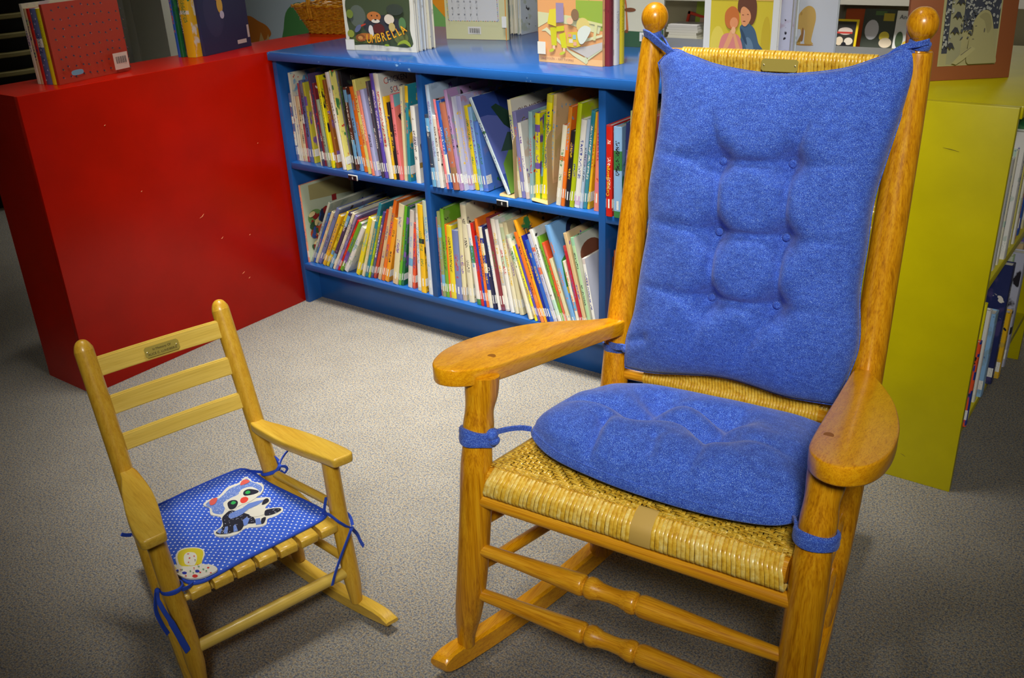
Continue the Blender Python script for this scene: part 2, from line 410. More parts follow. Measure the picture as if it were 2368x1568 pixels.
# ---------------------------------------------------------------- the room
def struct(name, bm, m):
    o = obj(name, bm, m, smooth=False, kind='structure'); return o
bm = bmesh.new(); box(bm, -4, 5, -4, 4, -.05, 0); struct('floor', bm, M['carpet'])
wallm = paint('pale_wall_paint', (196, 196, 188), .8)
bm = bmesh.new(); box(bm, -4, 5, 4, 4.1, 0, 3.4); struct('wall_back', bm, wallm)
bm = bmesh.new(); box(bm, -4, 5, -4.1, -4, 0, 3.4); struct('wall_front', bm, wallm)
bm = bmesh.new(); box(bm, -4.1, -4, -4, 4, 0, 3.4); struct('wall_left', bm, wallm)
bm = bmesh.new(); box(bm, 5, 5.1, -4, 4, 0, 3.4); struct('wall_right', bm, wallm)
bm = bmesh.new(); box(bm, -4, 5, -4, 4, 3.4, 3.5); struct('ceiling', bm, flat((226, 226, 220), .9, 'ceiling_white'))

H = .88
# ---------------------------------------------------------------- blue bookcase
blue = thing('bookcase', 'low blue painted wooden bookcase with two rows of picture books', 'bookcase', (0, 0, 0))
M['blue_top'] = paint('blue_gloss_paint_of_the_top', (32, 80, 144), .17); M['blue_top'].node_tree.nodes['Principled BSDF'].inputs['Specular IOR Level'].default_value = .75
def panel(name, parent, m, *b, bev=.0015, label=None):
    bm = bmesh.new(); box(bm, *b, bev=bev); return obj(name, bm, m, parent, label=label)
panel('top_board', blue, M['blue_top'], .0, 1.858, -.012, .70, .852, H, bev=.003)
panel('top_edge', blue, M['blue_worn'], .0005, 1.8575, -.0165, -.0122, .853, .8785, label='blue front edge of the top with scuffed paint')
panel('side_panel', blue, M['blue'], .001, .021, 0, .698, 0, .852)
panel('side_panel', blue, M['blue'], 1.84, 1.858, 0, .698, 0, .852)
for x in (.621, 1.2395): panel('divider', blue, M['blue'], x, x+.0215, 0, .34, .1505, .852)
panel('shelf_board', blue, M['blue'], .021, 1.84, .0015, .34, .4945, .516)
panel('shelf_board', blue, M['blue'], .021, 1.84, .0, .34, .1285, .1505)
panel('kick_board', blue, M['blue'], .021, 1.84, .061, .079, 0, .1285)
panel('back_panel', blue, M['blue'], .021, 1.84, .34, .352, .0, .852)
for (x, z) in ((.298, .509), (.898, .510)):
    bm = bmesh.new(); box(bm, x, x+.041, -.0035, -.0005, z-.0165, z+.001, bev=.0008)
    fr = obj('shelf_label', bm, flat((214, 214, 206), .4, 'label_holder_white'), blue, label='small white holder with a black label')
    bm = bmesh.new(); box(bm, x+.001, x+.0375, -.0042, -.0036, z-.0165, z-.0016)
    obj('black_card', bm, flat((18, 18, 22), .4, 'label_black'), fr)
lettering('letter', 'E', .011, flat((235, 235, 230), .5), bpy.data.objects['black_card'].parent, Matrix.Translation((.318, -.0044, .4965)) @ FACE_FRONT)
l2 = [o for o in blue.children if o.name.startswith('shelf_label')][1]
lettering('letter', 'E', .011, flat((235, 235, 230), .5), l2, Matrix.Translation((.918, -.0044, .4975)) @ FACE_FRONT)

# ---------------------------------------------------------------- red bookcase (its closed back faces the chairs)
red = thing('bookcase', 'red painted low bookcase with its closed back toward the chairs', 'bookcase', (-.0055, 0, 0), R(-.4))
LR = .845
panel('top_board', red, M['red'], -.242, -.0195, -LR+.0005, .69, .8535, .8785, bev=.0)
panel('back_panel', red, M['red'], -.0195, -.0015, -LR, .69, 0, .8785, bev=.0012)
panel('end_panel', red, M['red'], -.242, -.0195, -LR, -LR+.018, 0, .8535, bev=0)
panel('end_panel', red, M['red'], -.242, -.02, .67, .69, 0, .853)
for z in (.06, .45): panel('shelf_board', red, M['red'], -.24, -.02, -LR+.018, .67, z, z+.02)
bm = bmesh.new()
for (px, y, z, s) in ((-.0012, -.36, .42, .010), (-.0012, -.30, .33, .005), (-.0012, -.19, .31, .003), (-.0012, -.55, .55, .003), (-.0012, -.24, .19, .006), (-.0012, -.22, .165, .004), (-.0012, -.62, .76, .003), (-.0012, -.10, .60, .002)):
    k = random.random()
    tube(bm, [(px, y-s, z-s*.9*k), (px, y, z), (px, y+s*.8, z+s*(1-k))], [.0004, .0011, .0004], 6, True)
obj('paint_chip', bm, flat((226, 150, 100), .6, 'bare_wood_chip'), red, label='small pale chips in the red paint')

# ---------------------------------------------------------------- yellow bookcase (end panel toward the chairs, shelves open to the right)
yel = thing('bookcase', 'yellow painted bookcase with plain end panel behind the large rocking chair', 'bookcase', (0, 0, 0))
YX0, YX1, YY = 1.862, 2.212, -.0365
panel('end_panel', yel, M['yellow'], YX0, YX1, YY, YY+.02, 0, .888)
panel('top_board', yel, M['yellow'], YX0, YX1+.004, YY+.0205, .80, .862, .888, bev=.002)
panel('back_panel', yel, M['yellow'], YX0, YX0+.012, YY+.0205, .78, 0, .862)
panel('end_panel', yel, M['yellow'], YX0, YX1, .78, .80, 0, .862)
panel('shelf_board', yel, M['yellow'], YX0+.012, YX1-.006, YY+.0205, .78, .128, .148)
panel('shelf_board', yel, M['yellow'], YX0+.012, YX1-.006, YY+.0205, .78, .484, .505)
panel('kick_board', yel, M['yellow'], YX1-.07, YX1-.055, YY+.0205, .78, 0, .128)
bm = bmesh.new()
for (x, z, s) in ((2.10, .795, .016), (2.10, .065, .006)):
    tube(bm, [(x-s, YY-.0003, z+.002), (x, YY-.0003, z), (x+s, YY-.0003, z-.003)], [.0003, .0008, .0003], 6, True)
obj('scratch', bm, flat((120, 108, 0), .6, 'yellow_scratch'), yel)

# ---------------------------------------------------------------- books
INK = {'slate blue': (96, 108, 158), 'cream white': (226, 220, 198), 'ivory': (228, 222, 196), 'tan': (214, 184, 136), 'cream': (226, 216, 170), 'rose': (170, 70, 80),
 'dusty blue': (92, 106, 160), 'olive yellow': (196, 190, 60), 'dark purple': (72, 56, 92), 'maroon': (130, 46, 56), 'sage': (150, 168, 140), 'bright yellow': (232, 220, 24), 'brown': (150, 92, 36),
 'white': (232, 230, 222), 'pale yellow': (232, 222, 120), 'grey': (116, 112, 122), 'black': (34, 32, 36), 'dark brown': (92, 48, 36), 'sky blue': (112, 164, 214), 'orange': (238, 118, 30),
 'salmon': (236, 134, 108), 'lilac': (172, 172, 214), 'charcoal': (70, 66, 78), 'violet': (92, 76, 172), 'ivory white': (234, 230, 214), 'golden yellow': (238, 188, 30), 'pink': (232, 124, 128), 'teal': (40, 136, 152),
 'dark slate': (58, 72, 92), 'pale blue': (176, 198, 220), 'blue': (44, 96, 190), 'rosy brown': (184, 112, 88), 'mauve': (176, 140, 186), 'light grey': (186, 188, 206), 'yellow': (232, 208, 40), 'light blue': (142, 186, 226),
 'cornflower blue': (86, 128, 208), 'dark blue and green': (196, 216, 222), 'grey violet': (132, 130, 182), 'pale teal': (144, 182, 186), 'green': (112, 168, 40), 'lemon yellow': (236, 224, 18), 'lime green': (180, 196, 20),
 'red': (206, 34, 20), 'navy': (40, 48, 96), 'cream yellow': (230, 220, 140), 'peach': (240, 148, 112), 'sage grey': (196, 202, 180), 'grey blue': (116, 130, 178), 'pale cream': (230, 222, 186), 'lavender': (146, 136, 200),
 'yellow and white': (236, 218, 36), 'lime': (184, 208, 16), 'purple': (84, 74, 140), 'rust': (196, 70, 36), 'amber': (242, 164, 30), 'green and orange': (104, 186, 36), 'dark green': (30, 112, 60), 'speckled white': (214, 206, 196),
 'red orange': (236, 88, 44), 'pale grey': (206, 214, 220), 'dusty rose': (160, 106, 116), 'olive': (150, 156, 96), 'white and red': (230, 224, 212), 'royal blue': (36, 60, 170), 'dark navy': (30, 34, 72), 'white and orange': (236, 228, 212),
 'dark blue': (26, 38, 140), 'crimson': (186, 34, 50), 'pale green': (176, 212, 160)}
ACC = [(200, 50, 40), (40, 60, 150), (230, 190, 40), (60, 130, 70), (40, 36, 40), (236, 230, 214), (230, 120, 60), (120, 90, 170), (110, 170, 210)]
def cover_mesh(t, h, d, b=.0018):
    bm = bmesh.new()
    prof = [(0, d), (0, .0022), (t*.12+.0002, .0006), (t*.5, 0), (t*.88-.0002, .0006), (t, .0022), (t, d), (t-b, d), (t-b, .005), (t*.5, .0042), (b, .005), (b, d)]
    lo = [bm.verts.new((x, y, 0)) for x, y in prof]; hi = [bm.verts.new((x, y, h)) for x, y in prof]
    n = len(prof)
    for k in range(n): bm.faces.new((lo[k], hi[k], hi[(k+1) % n], lo[(k+1) % n]))
    for a, bb, c, dd in ((0, 1, 10, 11), (1, 2, 9, 10), (2, 3, 9, 9), (3, 4, 9, 9), (4, 5, 8, 9), (5, 6, 7, 8)):
        q = []
        for i in (a, bb, c, dd):
            if i not in q: q.append(i)
        bm.faces.new([lo[i] for i in q]); bm.faces.new([hi[i] for i in q][::-1])
    bmesh.ops.recalc_face_normals(bm, faces=bm.faces)
    return bm
def pick_ink(rnd, base):
    c = rnd.choice(ACC)
    if sum(abs(a-b) for a, b in zip(c, base)) < 150: c = (40, 36, 44) if sum(base) > 380 else (236, 230, 214)
    return c
def book(t, h, d, ink, seed, label, group, sticker=True, name='picture_book', c2=None, c3=None, plain=False):
    rnd = random.Random(seed)
    root = thing(name, label, 'book', group=group)
    c = obj('cover', cover_mesh(t, h, d), M['cover'], root, autosmooth=35)
    k1 = srgb(ink); a = c2 or pick_ink(rnd, ink); e = c3 or (tuple(int(v*.72+40*rnd.random()+20) for v in ink) if rnd.random() < .8 else pick_ink(rnd, ink))
    if plain: a = tuple(int(v*.85) for v in ink); e = ink
    c['c1'] = [float(v) for v in k1]; c['c2'] = [float(v) for v in srgb(a)]; c['c3'] = [float(v) for v in srgb(e)]
    c['dims'] = [float(t), float(h), float(seed % 97)*1.37]
    bm = bmesh.new(); box(bm, .0019, t-.0019, .0052, d-.004, .003, h-.003) if t > .0048 else box(bm, t*.42, t*.58, .0052, d-.004, .003, h-.003)
    obj('page_block', bm, M['pages'], root, smooth=False)
    if sticker:
        z0 = .018+.006*rnd.random(); hh = .024+.004*rnd.random(); bm = bmesh.new()
        prof = [(-.0003, .02), (-.0003, .002), (t*.5, -.0004), (t+.0003, .002), (t+.0003, .026)]
        for (x0, y0), (x1, y1) in zip(prof, prof[1:]):
            bm.faces.new([bm.verts.new(p) for p in ((x0, y0, z0), (x1, y1, z0), (x1, y1, z0+hh), (x0, y0, z0+hh))])
        bmesh.ops.remove_doubles(bm, verts=bm.verts, dist=1e-6)
        obj('spine_sticker', bm, M['sticker'], root)
    return root
BOOKS = {
't1':[(0.023,0.0084,0.029,0.226,-0.004,'slate blue'),(0.032,0.0084,0.032,0.292,-0.006,'cream white'),(0.041,0.0104,0.032,0.217,-0.007,'ivory'),(0.052,0.0084,0.032,0.217,-0.008,'tan'),(0.061,0.0107,0.032,0.218,-0.009,'cream'),(0.073,0.0078,0.032,0.261,-0.014,'rose'),(0.084,0.0175,0.032,0.27,-0.025,'dusty blue'),(0.106,0.0087,0.031,0.265,-0.041,'olive yellow'),(0.153,0.0074,0.017,0.245,-0.057,'cream'),(0.161,0.0074,0.015,0.299,-0.057,'dark purple'),(0.169,0.0078,0.02,0.269,-0.058,'maroon'),(0.185,0.0136,0.014,0.219,-0.073,'sage'),(0.209,0.0124,0.012,0.297,-0.088,'bright yellow'),(0.222,0.0126,0.018,0.283,-0.06,'brown'),(0.259,0.0155,0.013,0.31,-0.104,'white'),(0.277,0.0045,0.013,0.316,-0.094,'pale yellow'),(0.2822,0.0045,0.031,0.313,-0.084,'grey'),(0.2874,0.0145,0.031,0.313,-0.077,'black'),(0.303,0.0126,0.029,0.264,-0.079,'dark brown'),(0.325,0.0146,0.027,0.243,-0.103,'sky blue'),(0.345,0.0146,0.025,0.269,-0.108,'orange'),(0.372,0.0126,0.014,0.294,-0.102,'pale yellow'),(0.398,0.0124,0.004,0.264,-0.122,'salmon'),(0.411,0.0175,0.003,0.269,-0.108,'lilac'),(0.443,0.0097,0.001,0.296,-0.102,'charcoal'),(0.456,0.0145,0.001,0.32,-0.075,'violet'),(0.474,0.0194,0.001,0.32,-0.084,'ivory white'),(0.494,0.0074,0.002,0.254,-0.067,'golden yellow'),(0.502,0.0107,0.005,0.237,-0.059,'black'),(0.514,0.0136,0.006,0.262,-0.042,'pink'),(0.534,0.0097,0.007,0.289,0.041,'cream'),(0.55,0.0116,0.005,0.294,0.061,'teal'),(0.584,0.0175,0.006,0.234,-0.009,'white')],
't2':[(0.655,0.0146,-0.002,0.216,-0.051,'dark slate'),(0.671,0.0144,-0.002,0.302,-0.056,'pale blue'),(0.686,0.0126,-0.002,0.216,-0.057,'white'),(0.711,0.0084,-0.002,0.264,-0.112,'pink'),(0.72,0.0107,-0.002,0.261,-0.112,'blue'),(0.736,0.0214,-0.001,0.256,-0.131,'rosy brown'),(0.758,0.0114,0.002,0.294,-0.131,'mauve'),(0.77,0.0074,0.009,0.274,-0.108,'light grey'),(0.778,0.0164,0.021,0.274,-0.109,'lilac'),(0.795,0.0136,0.03,0.247,-0.109,'yellow'),(0.812,0.0126,0.029,0.244,-0.121,'light blue'),(0.828,0.0175,0.028,0.205,-0.135,'cornflower blue'),(0.913,0.0107,0.03,0.295,-0.435,'dark blue and green'),(0.955,0.0107,0.027,0.277,-0.101,'cream'),(0.967,0.0126,0.027,0.245,-0.102,'grey violet'),(0.982,0.0116,0.026,0.216,-0.102,'white'),(0.997,0.0124,0.025,0.25,0.008,'pale teal'),(1.01,0.0154,0.032,0.246,0.028,'bright yellow'),(1.026,0.0045,0.032,0.248,0.089,'green'),(1.031,0.0175,0.032,0.3,0.093,'lemon yellow'),(1.058,0.0097,0.032,0.302,0.073,'tan'),(1.09,0.0145,0.017,0.226,0.12,'ivory'),(1.107,0.0114,0.016,0.277,0.111,'orange'),(1.119,0.0134,0.018,0.213,0.11,'black'),(1.133,0.0134,0.019,0.288,0.109,'lime green'),(1.147,0.0164,0.022,0.245,0.108,'white'),(1.164,0.0094,0.023,0.248,0.108,'pale blue'),(1.174,0.0114,0.025,0.271,0.107,'teal'),(1.186,0.0078,0.027,0.267,0.106,'golden yellow'),(1.21,0.0155,0.022,0.268,0.046,'salmon')],
't3':[(1.263,0.0184,-0.002,0.243,0,'red'),(1.287,0.0243,-0.002,0.241,-0.008,'light blue'),(1.316,0.0114,-0.002,0.254,0.02,'navy'),(1.328,0.0174,-0.002,0.285,0.02,'cream yellow'),(1.346,0.0134,-0.002,0.272,0.019,'tan'),(1.36,0.0136,-0.002,0.263,0.018,'pink')],
'b1':[(0.023,0.0064,0.017,0.281,0.004,'peach'),(0.03,0.0087,0.024,0.266,0.498,'sage grey'),(0.044,0.0065,0.023,0.222,0.499,'blue'),(0.052,0.0114,0.024,0.233,0.522,'cream'),(0.066,0.0145,0.025,0.252,0.534,'grey blue'),(0.094,0.0142,0.02,0.225,0.516,'golden yellow'),(0.112,0.0107,0.02,0.252,0.558,'yellow'),(0.137,0.0116,0.011,0.252,0.532,'dark purple'),(0.155,0.0105,0.01,0.254,0.532,'pale cream'),(0.168,0.0088,0.01,0.248,0.541,'lavender'),(0.179,0.0084,0.01,0.233,0.562,'red'),(0.19,0.014,0.01,0.223,0.56,'green'),(0.208,0.0175,0.013,0.205,0.555,'white'),(0.264,0.0165,0.013,0.231,0.397,'yellow and white'),(0.292,0.0121,0.012,0.223,0.357,'cream'),(0.306,0.0124,0.014,0.287,0.354,'teal'),(0.32,0.0078,0.014,0.24,0.352,'lime'),(0.329,0.0096,0.017,0.258,0.351,'purple'),(0.34,0.0116,0.019,0.267,0.35,'rust'),(0.362,0.0136,0.017,0.275,0.317,'tan'),(0.38,0.0126,0.016,0.303,0.305,'orange'),(0.395,0.0165,0.016,0.238,0.299,'amber'),(0.433,0.0223,0.013,0.288,0.216,'cream'),(0.457,0.0104,0.015,0.284,0.213,'green and orange'),(0.468,0.0097,0.016,0.284,0.213,'dark green'),(0.498,0.0175,0.016,0.27,0.141,'speckled white'),(0.519,0.0116,0.015,0.229,0.128,'red orange'),(0.545,0.0146,0.012,0.294,0.067,'white'),(0.567,0.0204,0.004,0.297,0.043,'golden yellow'),(0.599,0.0194,0.005,0.312,0.005,'pale grey')],
'b2':[(0.645,0.0045,0.014,0.263,-0.004,'dusty rose'),(0.6502,0.0123,0.013,0.282,-0.005,'olive'),(0.663,0.0134,0.015,0.292,-0.006,'green'),(0.677,0.0045,0.016,0.243,-0.007,'orange'),(0.682,0.0204,0.017,0.241,-0.008,'yellow'),(0.703,0.0234,0.018,0.229,-0.009,'grey blue'),(0.727,0.0165,0.02,0.269,-0.01,'cream'),(0.753,0.0213,0.019,0.32,-0.044,'pale cream'),(0.788,0.0155,0.015,0.259,-0.096,'white and red'),(0.805,0.0111,0.014,0.266,-0.1,'red'),(0.817,0.0078,0.014,0.227,-0.102,'royal blue'),(0.826,0.0097,0.014,0.282,-0.105,'orange'),(0.837,0.0136,0.014,0.259,-0.109,'ivory'),(0.853,0.0126,0.013,0.257,-0.117,'dark navy'),(0.873,0.0071,0.012,0.256,-0.144,'white'),(0.881,0.0127,0.016,0.293,-0.146,'maroon'),(0.895,0.0155,0.019,0.292,-0.149,'white and orange'),(0.915,0.0146,0.018,0.293,-0.162,'white'),(0.932,0.0145,0.018,0.282,-0.169,'pale cream'),(0.95,0.0155,0.017,0.289,-0.179,'cream'),(0.994,0.0145,0.002,0.263,-0.284,'ivory'),(1.017,0.0088,0.002,0.235,-0.314,'lemon yellow'),(1.027,0.0087,0.003,0.241,-0.316,'violet'),(1.038,0.0106,0.002,0.28,-0.321,'orange'),(1.05,0.0088,0.004,0.318,-0.323,'amber'),(1.06,0.007,0.006,0.272,-0.324,'dark blue'),(1.068,0.0147,0.007,0.259,-0.325,'blue'),(1.084,0.0116,0.007,0.28,-0.325,'light grey'),(1.101,0.0126,0.007,0.298,-0.34,'white'),(1.115,0.0097,0.007,0.278,-0.317,'green'),(1.127,0.0078,0.007,0.262,-0.32,'red orange'),(1.138,0.0116,0.005,0.216,-0.321,'cream'),(1.158,0.0147,0,0.32,-0.308,'sky blue'),(1.174,0.0087,-0.001,0.216,-0.252,'ivory'),(1.185,0.0097,-0.001,0.263,-0.24,'crimson'),(1.197,0.0116,-0.001,0.302,-0.245,'tan'),(1.212,0.0107,-0.001,0.291,-0.225,'pale green'),(1.2285,0.0094,-0.001,0.233,-0.19,'white')],
'b3':[(1.263,0.0045,0.032,0.237,-0.004,'dark brown'),(1.2682,0.0113,0.032,0.258,-0.001,'orange'),(1.28,0.0194,0.032,0.28,0,'salmon'),(1.304,0.0204,0.032,0.278,-0.015,'green'),(1.329,0.0194,0.032,0.289,-0.03,'pale yellow'),(1.355,0.0233,0.032,0.27,-0.015,'grey')],
}
BAY = {'t1': ('upper left bay', .516), 't2': ('upper middle bay', .516), 't3': ('upper right bay', .516), 'b1': ('lower left bay', .1505), 'b2': ('lower middle bay', .1505), 'b3': ('lower right bay', .1505)}
ORD = ['first', 'second', 'third', 'fourth', 'fifth', 'sixth', 'seventh', 'eighth', 'ninth', 'tenth', 'eleventh', 'twelfth', 'thirteenth', 'fourteenth', 'fifteenth', 'sixteenth', 'seventeenth', 'eighteenth', 'nineteenth']
def ordn(i):
    if i < 19: return ORD[i]
    tens = {2: ('twenty', 'twentieth'), 3: ('thirty', 'thirtieth')}[(i+1)//10]
    return tens[1] if (i+1) % 10 == 0 else tens[0]+'-'+ORD[(i+1) % 10 - 1]
BK = {}
for k, L in BOOKS.items():
    bay, zf = BAY[k]; n = len(L)
    mid = .5
    for i, (x, t, y, h, a, cn) in enumerate(L):
        rnd = random.Random(hash((ord(k[0]), int(k[1]), i)))
        state = 'leaning' if abs(a) > .14 else ('thin' if t < .0085 else ('thick' if t > .017 else 'upright'))
        if i < n/2: pos = 'the %s from the left' % ordn(i) if i else 'at the left end'
        else: pos = 'the %s from the right' % ordn(n-1-i) if i < n-1 else 'at the right end'
        if k[1] == '3': pos = 'the %s from the left' % ordn(i)
        lab = '%s %s picture book in %s, %s' % (state, cn, bay, pos)
        d = min(.30, max(.19, h*(.74+.22*rnd.random())))
        if y+d > .335: d = .335-y
        c2 = c3 = None
        if cn == 'dark blue and green': c2 = (30, 50, 120); c3 = (60, 110, 60)
        r = book(t, h, d, INK[cn], 11+i*7+ord(k[1])*31+ord(k[0]), lab, 'picture books in the '+bay, c2=c2, c3=c3)
        r.location = (x, y, zf + (t*math.sin(a) if a > 0 else 0) + .0004); r.rotation_euler = (0, a, 0)
        BK[(k, i)] = (r, t, h, d)
# side of a book that faces +x : u -> +y (into the shelf), v -> +z
def side_mtx(t, y0, z0): return Matrix(((0, 0, 1, t+.0002), (1, 0, 0, y0), (0, 1, 0, z0), (0, 0, 0, 1)))
def title_side(key, txts, rs=None):
    r, t, h, d = BK[key]
    for s, size, col, y, z in txts:
        lettering('title', s, size, flat(col, .5), r, side_mtx(t, y, z), align='LEFT')
r, t, h, d = BK[('t1', 26)]        # white book with the soup title
art('cover_picture', r, side_mtx(t, .003, .0), d-.006, h-.001, [((214, 214, 206), rect(0, 0, 1, 1)), ((188, 214, 214), [(0, 0), (1, 0), (1, .55), (.6, .7), (.3, .62), (0, .7)])])
title_side(('t1', 26), [('C', .027, (206, 70, 40), .022, h-.034), ('HICKEN', .025, (44, 60, 110), .039, h-.033), ('S', .025, (44, 60, 110), .046, h-.063), ('O', .025, (206, 60, 40), .0575, h-.063), ('UP', .025, (44, 60, 110), .0745, h-.063)])
r, t, h, d = BK[('t1', 29)]        # pink cover with bold black curves
art('cover_picture', r, side_mtx(t, .003, .0), d-.006, h-.001, [((236, 132, 120), rect(0, 0, 1, 1)), ((120, 190, 200), [(0, .86), (.3, .9), (.34, 1), (0, 1)]), ((40, 30, 36), [(.05, .75), (.16, .62), (.13, .5), (.18, .5), (.22, .62), (.1, .78)]), ((40, 30, 36), [(.12, .4), (.2, .28), (.36, .22), (.36, .25), (.22, .31), (.15, .41)])])
title_side(('t1', 17), [('MIKE MULLIGAN', .017, (128, 118, 92), .04, BK[('t1', 17)][2]-.030)])
r, t, h, d = BK[('t1', 32)]
art('cover_picture', r, side_mtx(t, .003, 0), d-.006, h-.001, [((186, 188, 200), rect(0, 0, 1, 1)), ((70, 66, 76), [(.05, .5), (.2, .62), (.3, .8), (.45, .66), (.6, .6), (.8, .5), (.9, .3), (.5, .22), (.1, .26)]), ((120, 118, 132), ell(.4, .45, .2, .08)), ((150, 122, 60), rect(0, .2, 1, .27)), ((214, 210, 198), rect(0, 0, 1, .2))])
r, t, h, d = BK[('b1', 0)]
art('cover_picture', r, side_mtx(t, .004, 0), d-.006, h-.001, [((196, 206, 178), rect(0, 0, 1, 1)), ((170, 160, 108), [(.14, .78), (.95, .72), (.95, .96), (.14, .97)]), ((120, 160, 90), ell(.2, .55, .14, .1)), ((60, 60, 90), ell(.42, .52, .13, .12)), ((54, 84, 150), ell(.4, .3, .14, .1)), ((206, 92, 56), ell(.2, .35, .13, .08)), ((228, 208, 150), ell(.42, .42, .06, .05)), ((228, 208, 150), ell(.26, .5, .05, .04)), ((40, 70, 48), rect(.55, .2, .64, .7)), ((150, 40, 40), rect(.55, .68, .64, .76)), ((90, 120, 60), ell(.3, .15, .2, .09)), ((120, 96, 60), ell(.75, .4, .12, .2))]+[(random.Random(k).choice([(206, 92, 56), (54, 84, 150), (60, 90, 60), (228, 208, 150), (150, 40, 40), (40, 50, 80), (120, 150, 80)]), ell(.08+.6*random.Random(k+50).random(), .06+.56*random.Random(k+90).random(), .03+.04*random.Random(k+7).random(), .02+.04*random.Random(k+8).random(), 8, k)) for k in range(70)])
title_side(('b1', 0), [('LITTLE KI', .034, (96, 84, 60), .050, h-.060)])
title_side(('b2', 24), [('THE', .026, (40, 44, 90), .020, BK[('b2', 24)][2]-.05)])
r, t, h, d = BK[('t2', 12)]        # the big book that leans, leaf and fruit on its cover
art('cover_picture', r, side_mtx(t, .003, 0), d-.006, h-.001, [((48, 74, 150), rect(0, 0, 1, 1)), ((92, 106, 180), ell(.05, .5, .5, .3)), ((30, 48, 110), rect(.4, .7, 1, 1)), ((104, 146, 56), [(0, 0), (.9, 0), (.9, .38), (.6, .47), (.3, .44), (.08, .30)]), ((54, 80, 74), [(.12, .42), (.35, .58), (.7, .5), (.55, .42), (.3, .40)]), ((34, 62, 48), [(.24, .86), (.34, .66), (.56, .50), (.62, .62), (.50, .78), (.34, .88)])])
r, t, h, d = BK[('t2', 13)]
art('cover_picture', r, side_mtx(t, .003, 0), d-.006, h-.001, [((222, 218, 204), rect(0, 0, 1, 1)), ((150, 176, 190), rect(.1, .1, .9, .5))])
title_side(('t2', 13), [('OLD MOTHER', .024, (96, 52, 60), .030, h-.045)])
title_side(('t2', 14), [('Ca', .028, (110, 106, 50), .025, BK[('t2', 14)][2]-.04)])
r, t, h, d = BK[('b2', 32)]        # sky blue book, green leaves, dark medallion
art('cover_picture', r, side_mtx(t, .002, 0), d-.004, h-.001, [((126, 176, 222), rect(0, 0, 1, 1)), ((60, 132, 50), [(0, .42), (.04, .66), (.2, .72), (.4, .66), (.8, .68), (.8, .3), (.3, .34)]), ((110, 168, 62), ell(.25, .55, .10, .08)), ((222, 190, 60), rect(0, .36, .8, .42)), ((92, 150, 206), rect(0, 0, .8, .36)), ((30, 34, 66), ell(.42, .86, .16, .12)), ((150, 146, 110), ell(.42, .86, .08, .06))])
r, t, h, d = BK[('b2', 36)]
art('cover_picture', r, side_mtx(t, .002, 0), d-.004, h-.001, [((206, 208, 190), rect(0, 0, 1, 1)), ((126, 74, 52), ell(.28, .8, .22, .12)), ((64, 66, 62), ell(.55, .86, .12, .05, rot=.6)), ((60, 56, 50), ell(.62, .72, .05, .12))])
r, t, h, d = BK[('b2', 37)]
art('cover_picture', r, side_mtx(t, .002, 0), d-.004, h-.001, [((206, 208, 218), rect(0, 0, 1, 1)), ((64, 62, 66), closed_spline([(.30, .66), (.34, .80), (.42, .92), (.46, .84), (.60, .88), (.56, .78), (.48, .72), (.42, .64)], 4))])
r, t, h, d = BK[('t3', 0)]
lettering('title', 'Curious George', .0125, flat((238, 200, 40), .5), r, Matrix.Translation((t*.36, -.0004, .055)) @ FACE_FRONT @ Matrix.Rotation(PI/2, 4, 'Z') @ Matrix.Translation((0, -.0035, 0)), align='LEFT')

# bookends
def bookend(x, y, h, ang, label):
    r = thing('bookend', label, 'bookend', (x, y, .5164), 0, 'tan metal bookends')
    bm = bmesh.new()
    o = [(0, 0), (.11, 0), (.11, h-.02)] + [(.11-.03*(1-math.cos(a)) if False else .11-.03+.03*math.cos(a), h-.03+.03*math.sin(a)) for a in [PI/2*k/5 for k in range(1, 6)]] + [(.03-.03*math.sin(a), h-.03+.03*math.cos(a)) for a in [PI/2*k/5 for k in range(6)]]
    n = len(o); A = [bm.verts.new((0, p[0], p[1])) for p in o]; B = [bm.verts.new((.0012, p[0], p[1])) for p in o]
    for k in range(n): bm.faces.new((A[k], A[(k+1) % n], B[(k+1) % n], B[k]))
    bm.faces.new(A[::-1]); bm.faces.new(B); bmesh.ops.recalc_face_normals(bm, faces=bm.faces)
    obj('upright_plate', bm, M['bookend'], r, smooth=False)
    bm = bmesh.new(); slab(bm, [(ang*0, .0), (ang*.055, .002), (ang*.068, .02), (ang*.07, .09), (ang*.055, .108), (0, .11)], lambda a, b: .0012, .0012, .0003)
    obj('base_plate', bm, M['bookend'], r, smooth=False)
    return r
bookend(.9525, .012, .185, -1, 'tan metal bookend beside the big leaning picture book')
be = bookend(1.0705, .006, .205, -1, 'tan metal bookend between the yellow books and the orange book')
be.children[0].rotation_euler = (0, .085, 0)
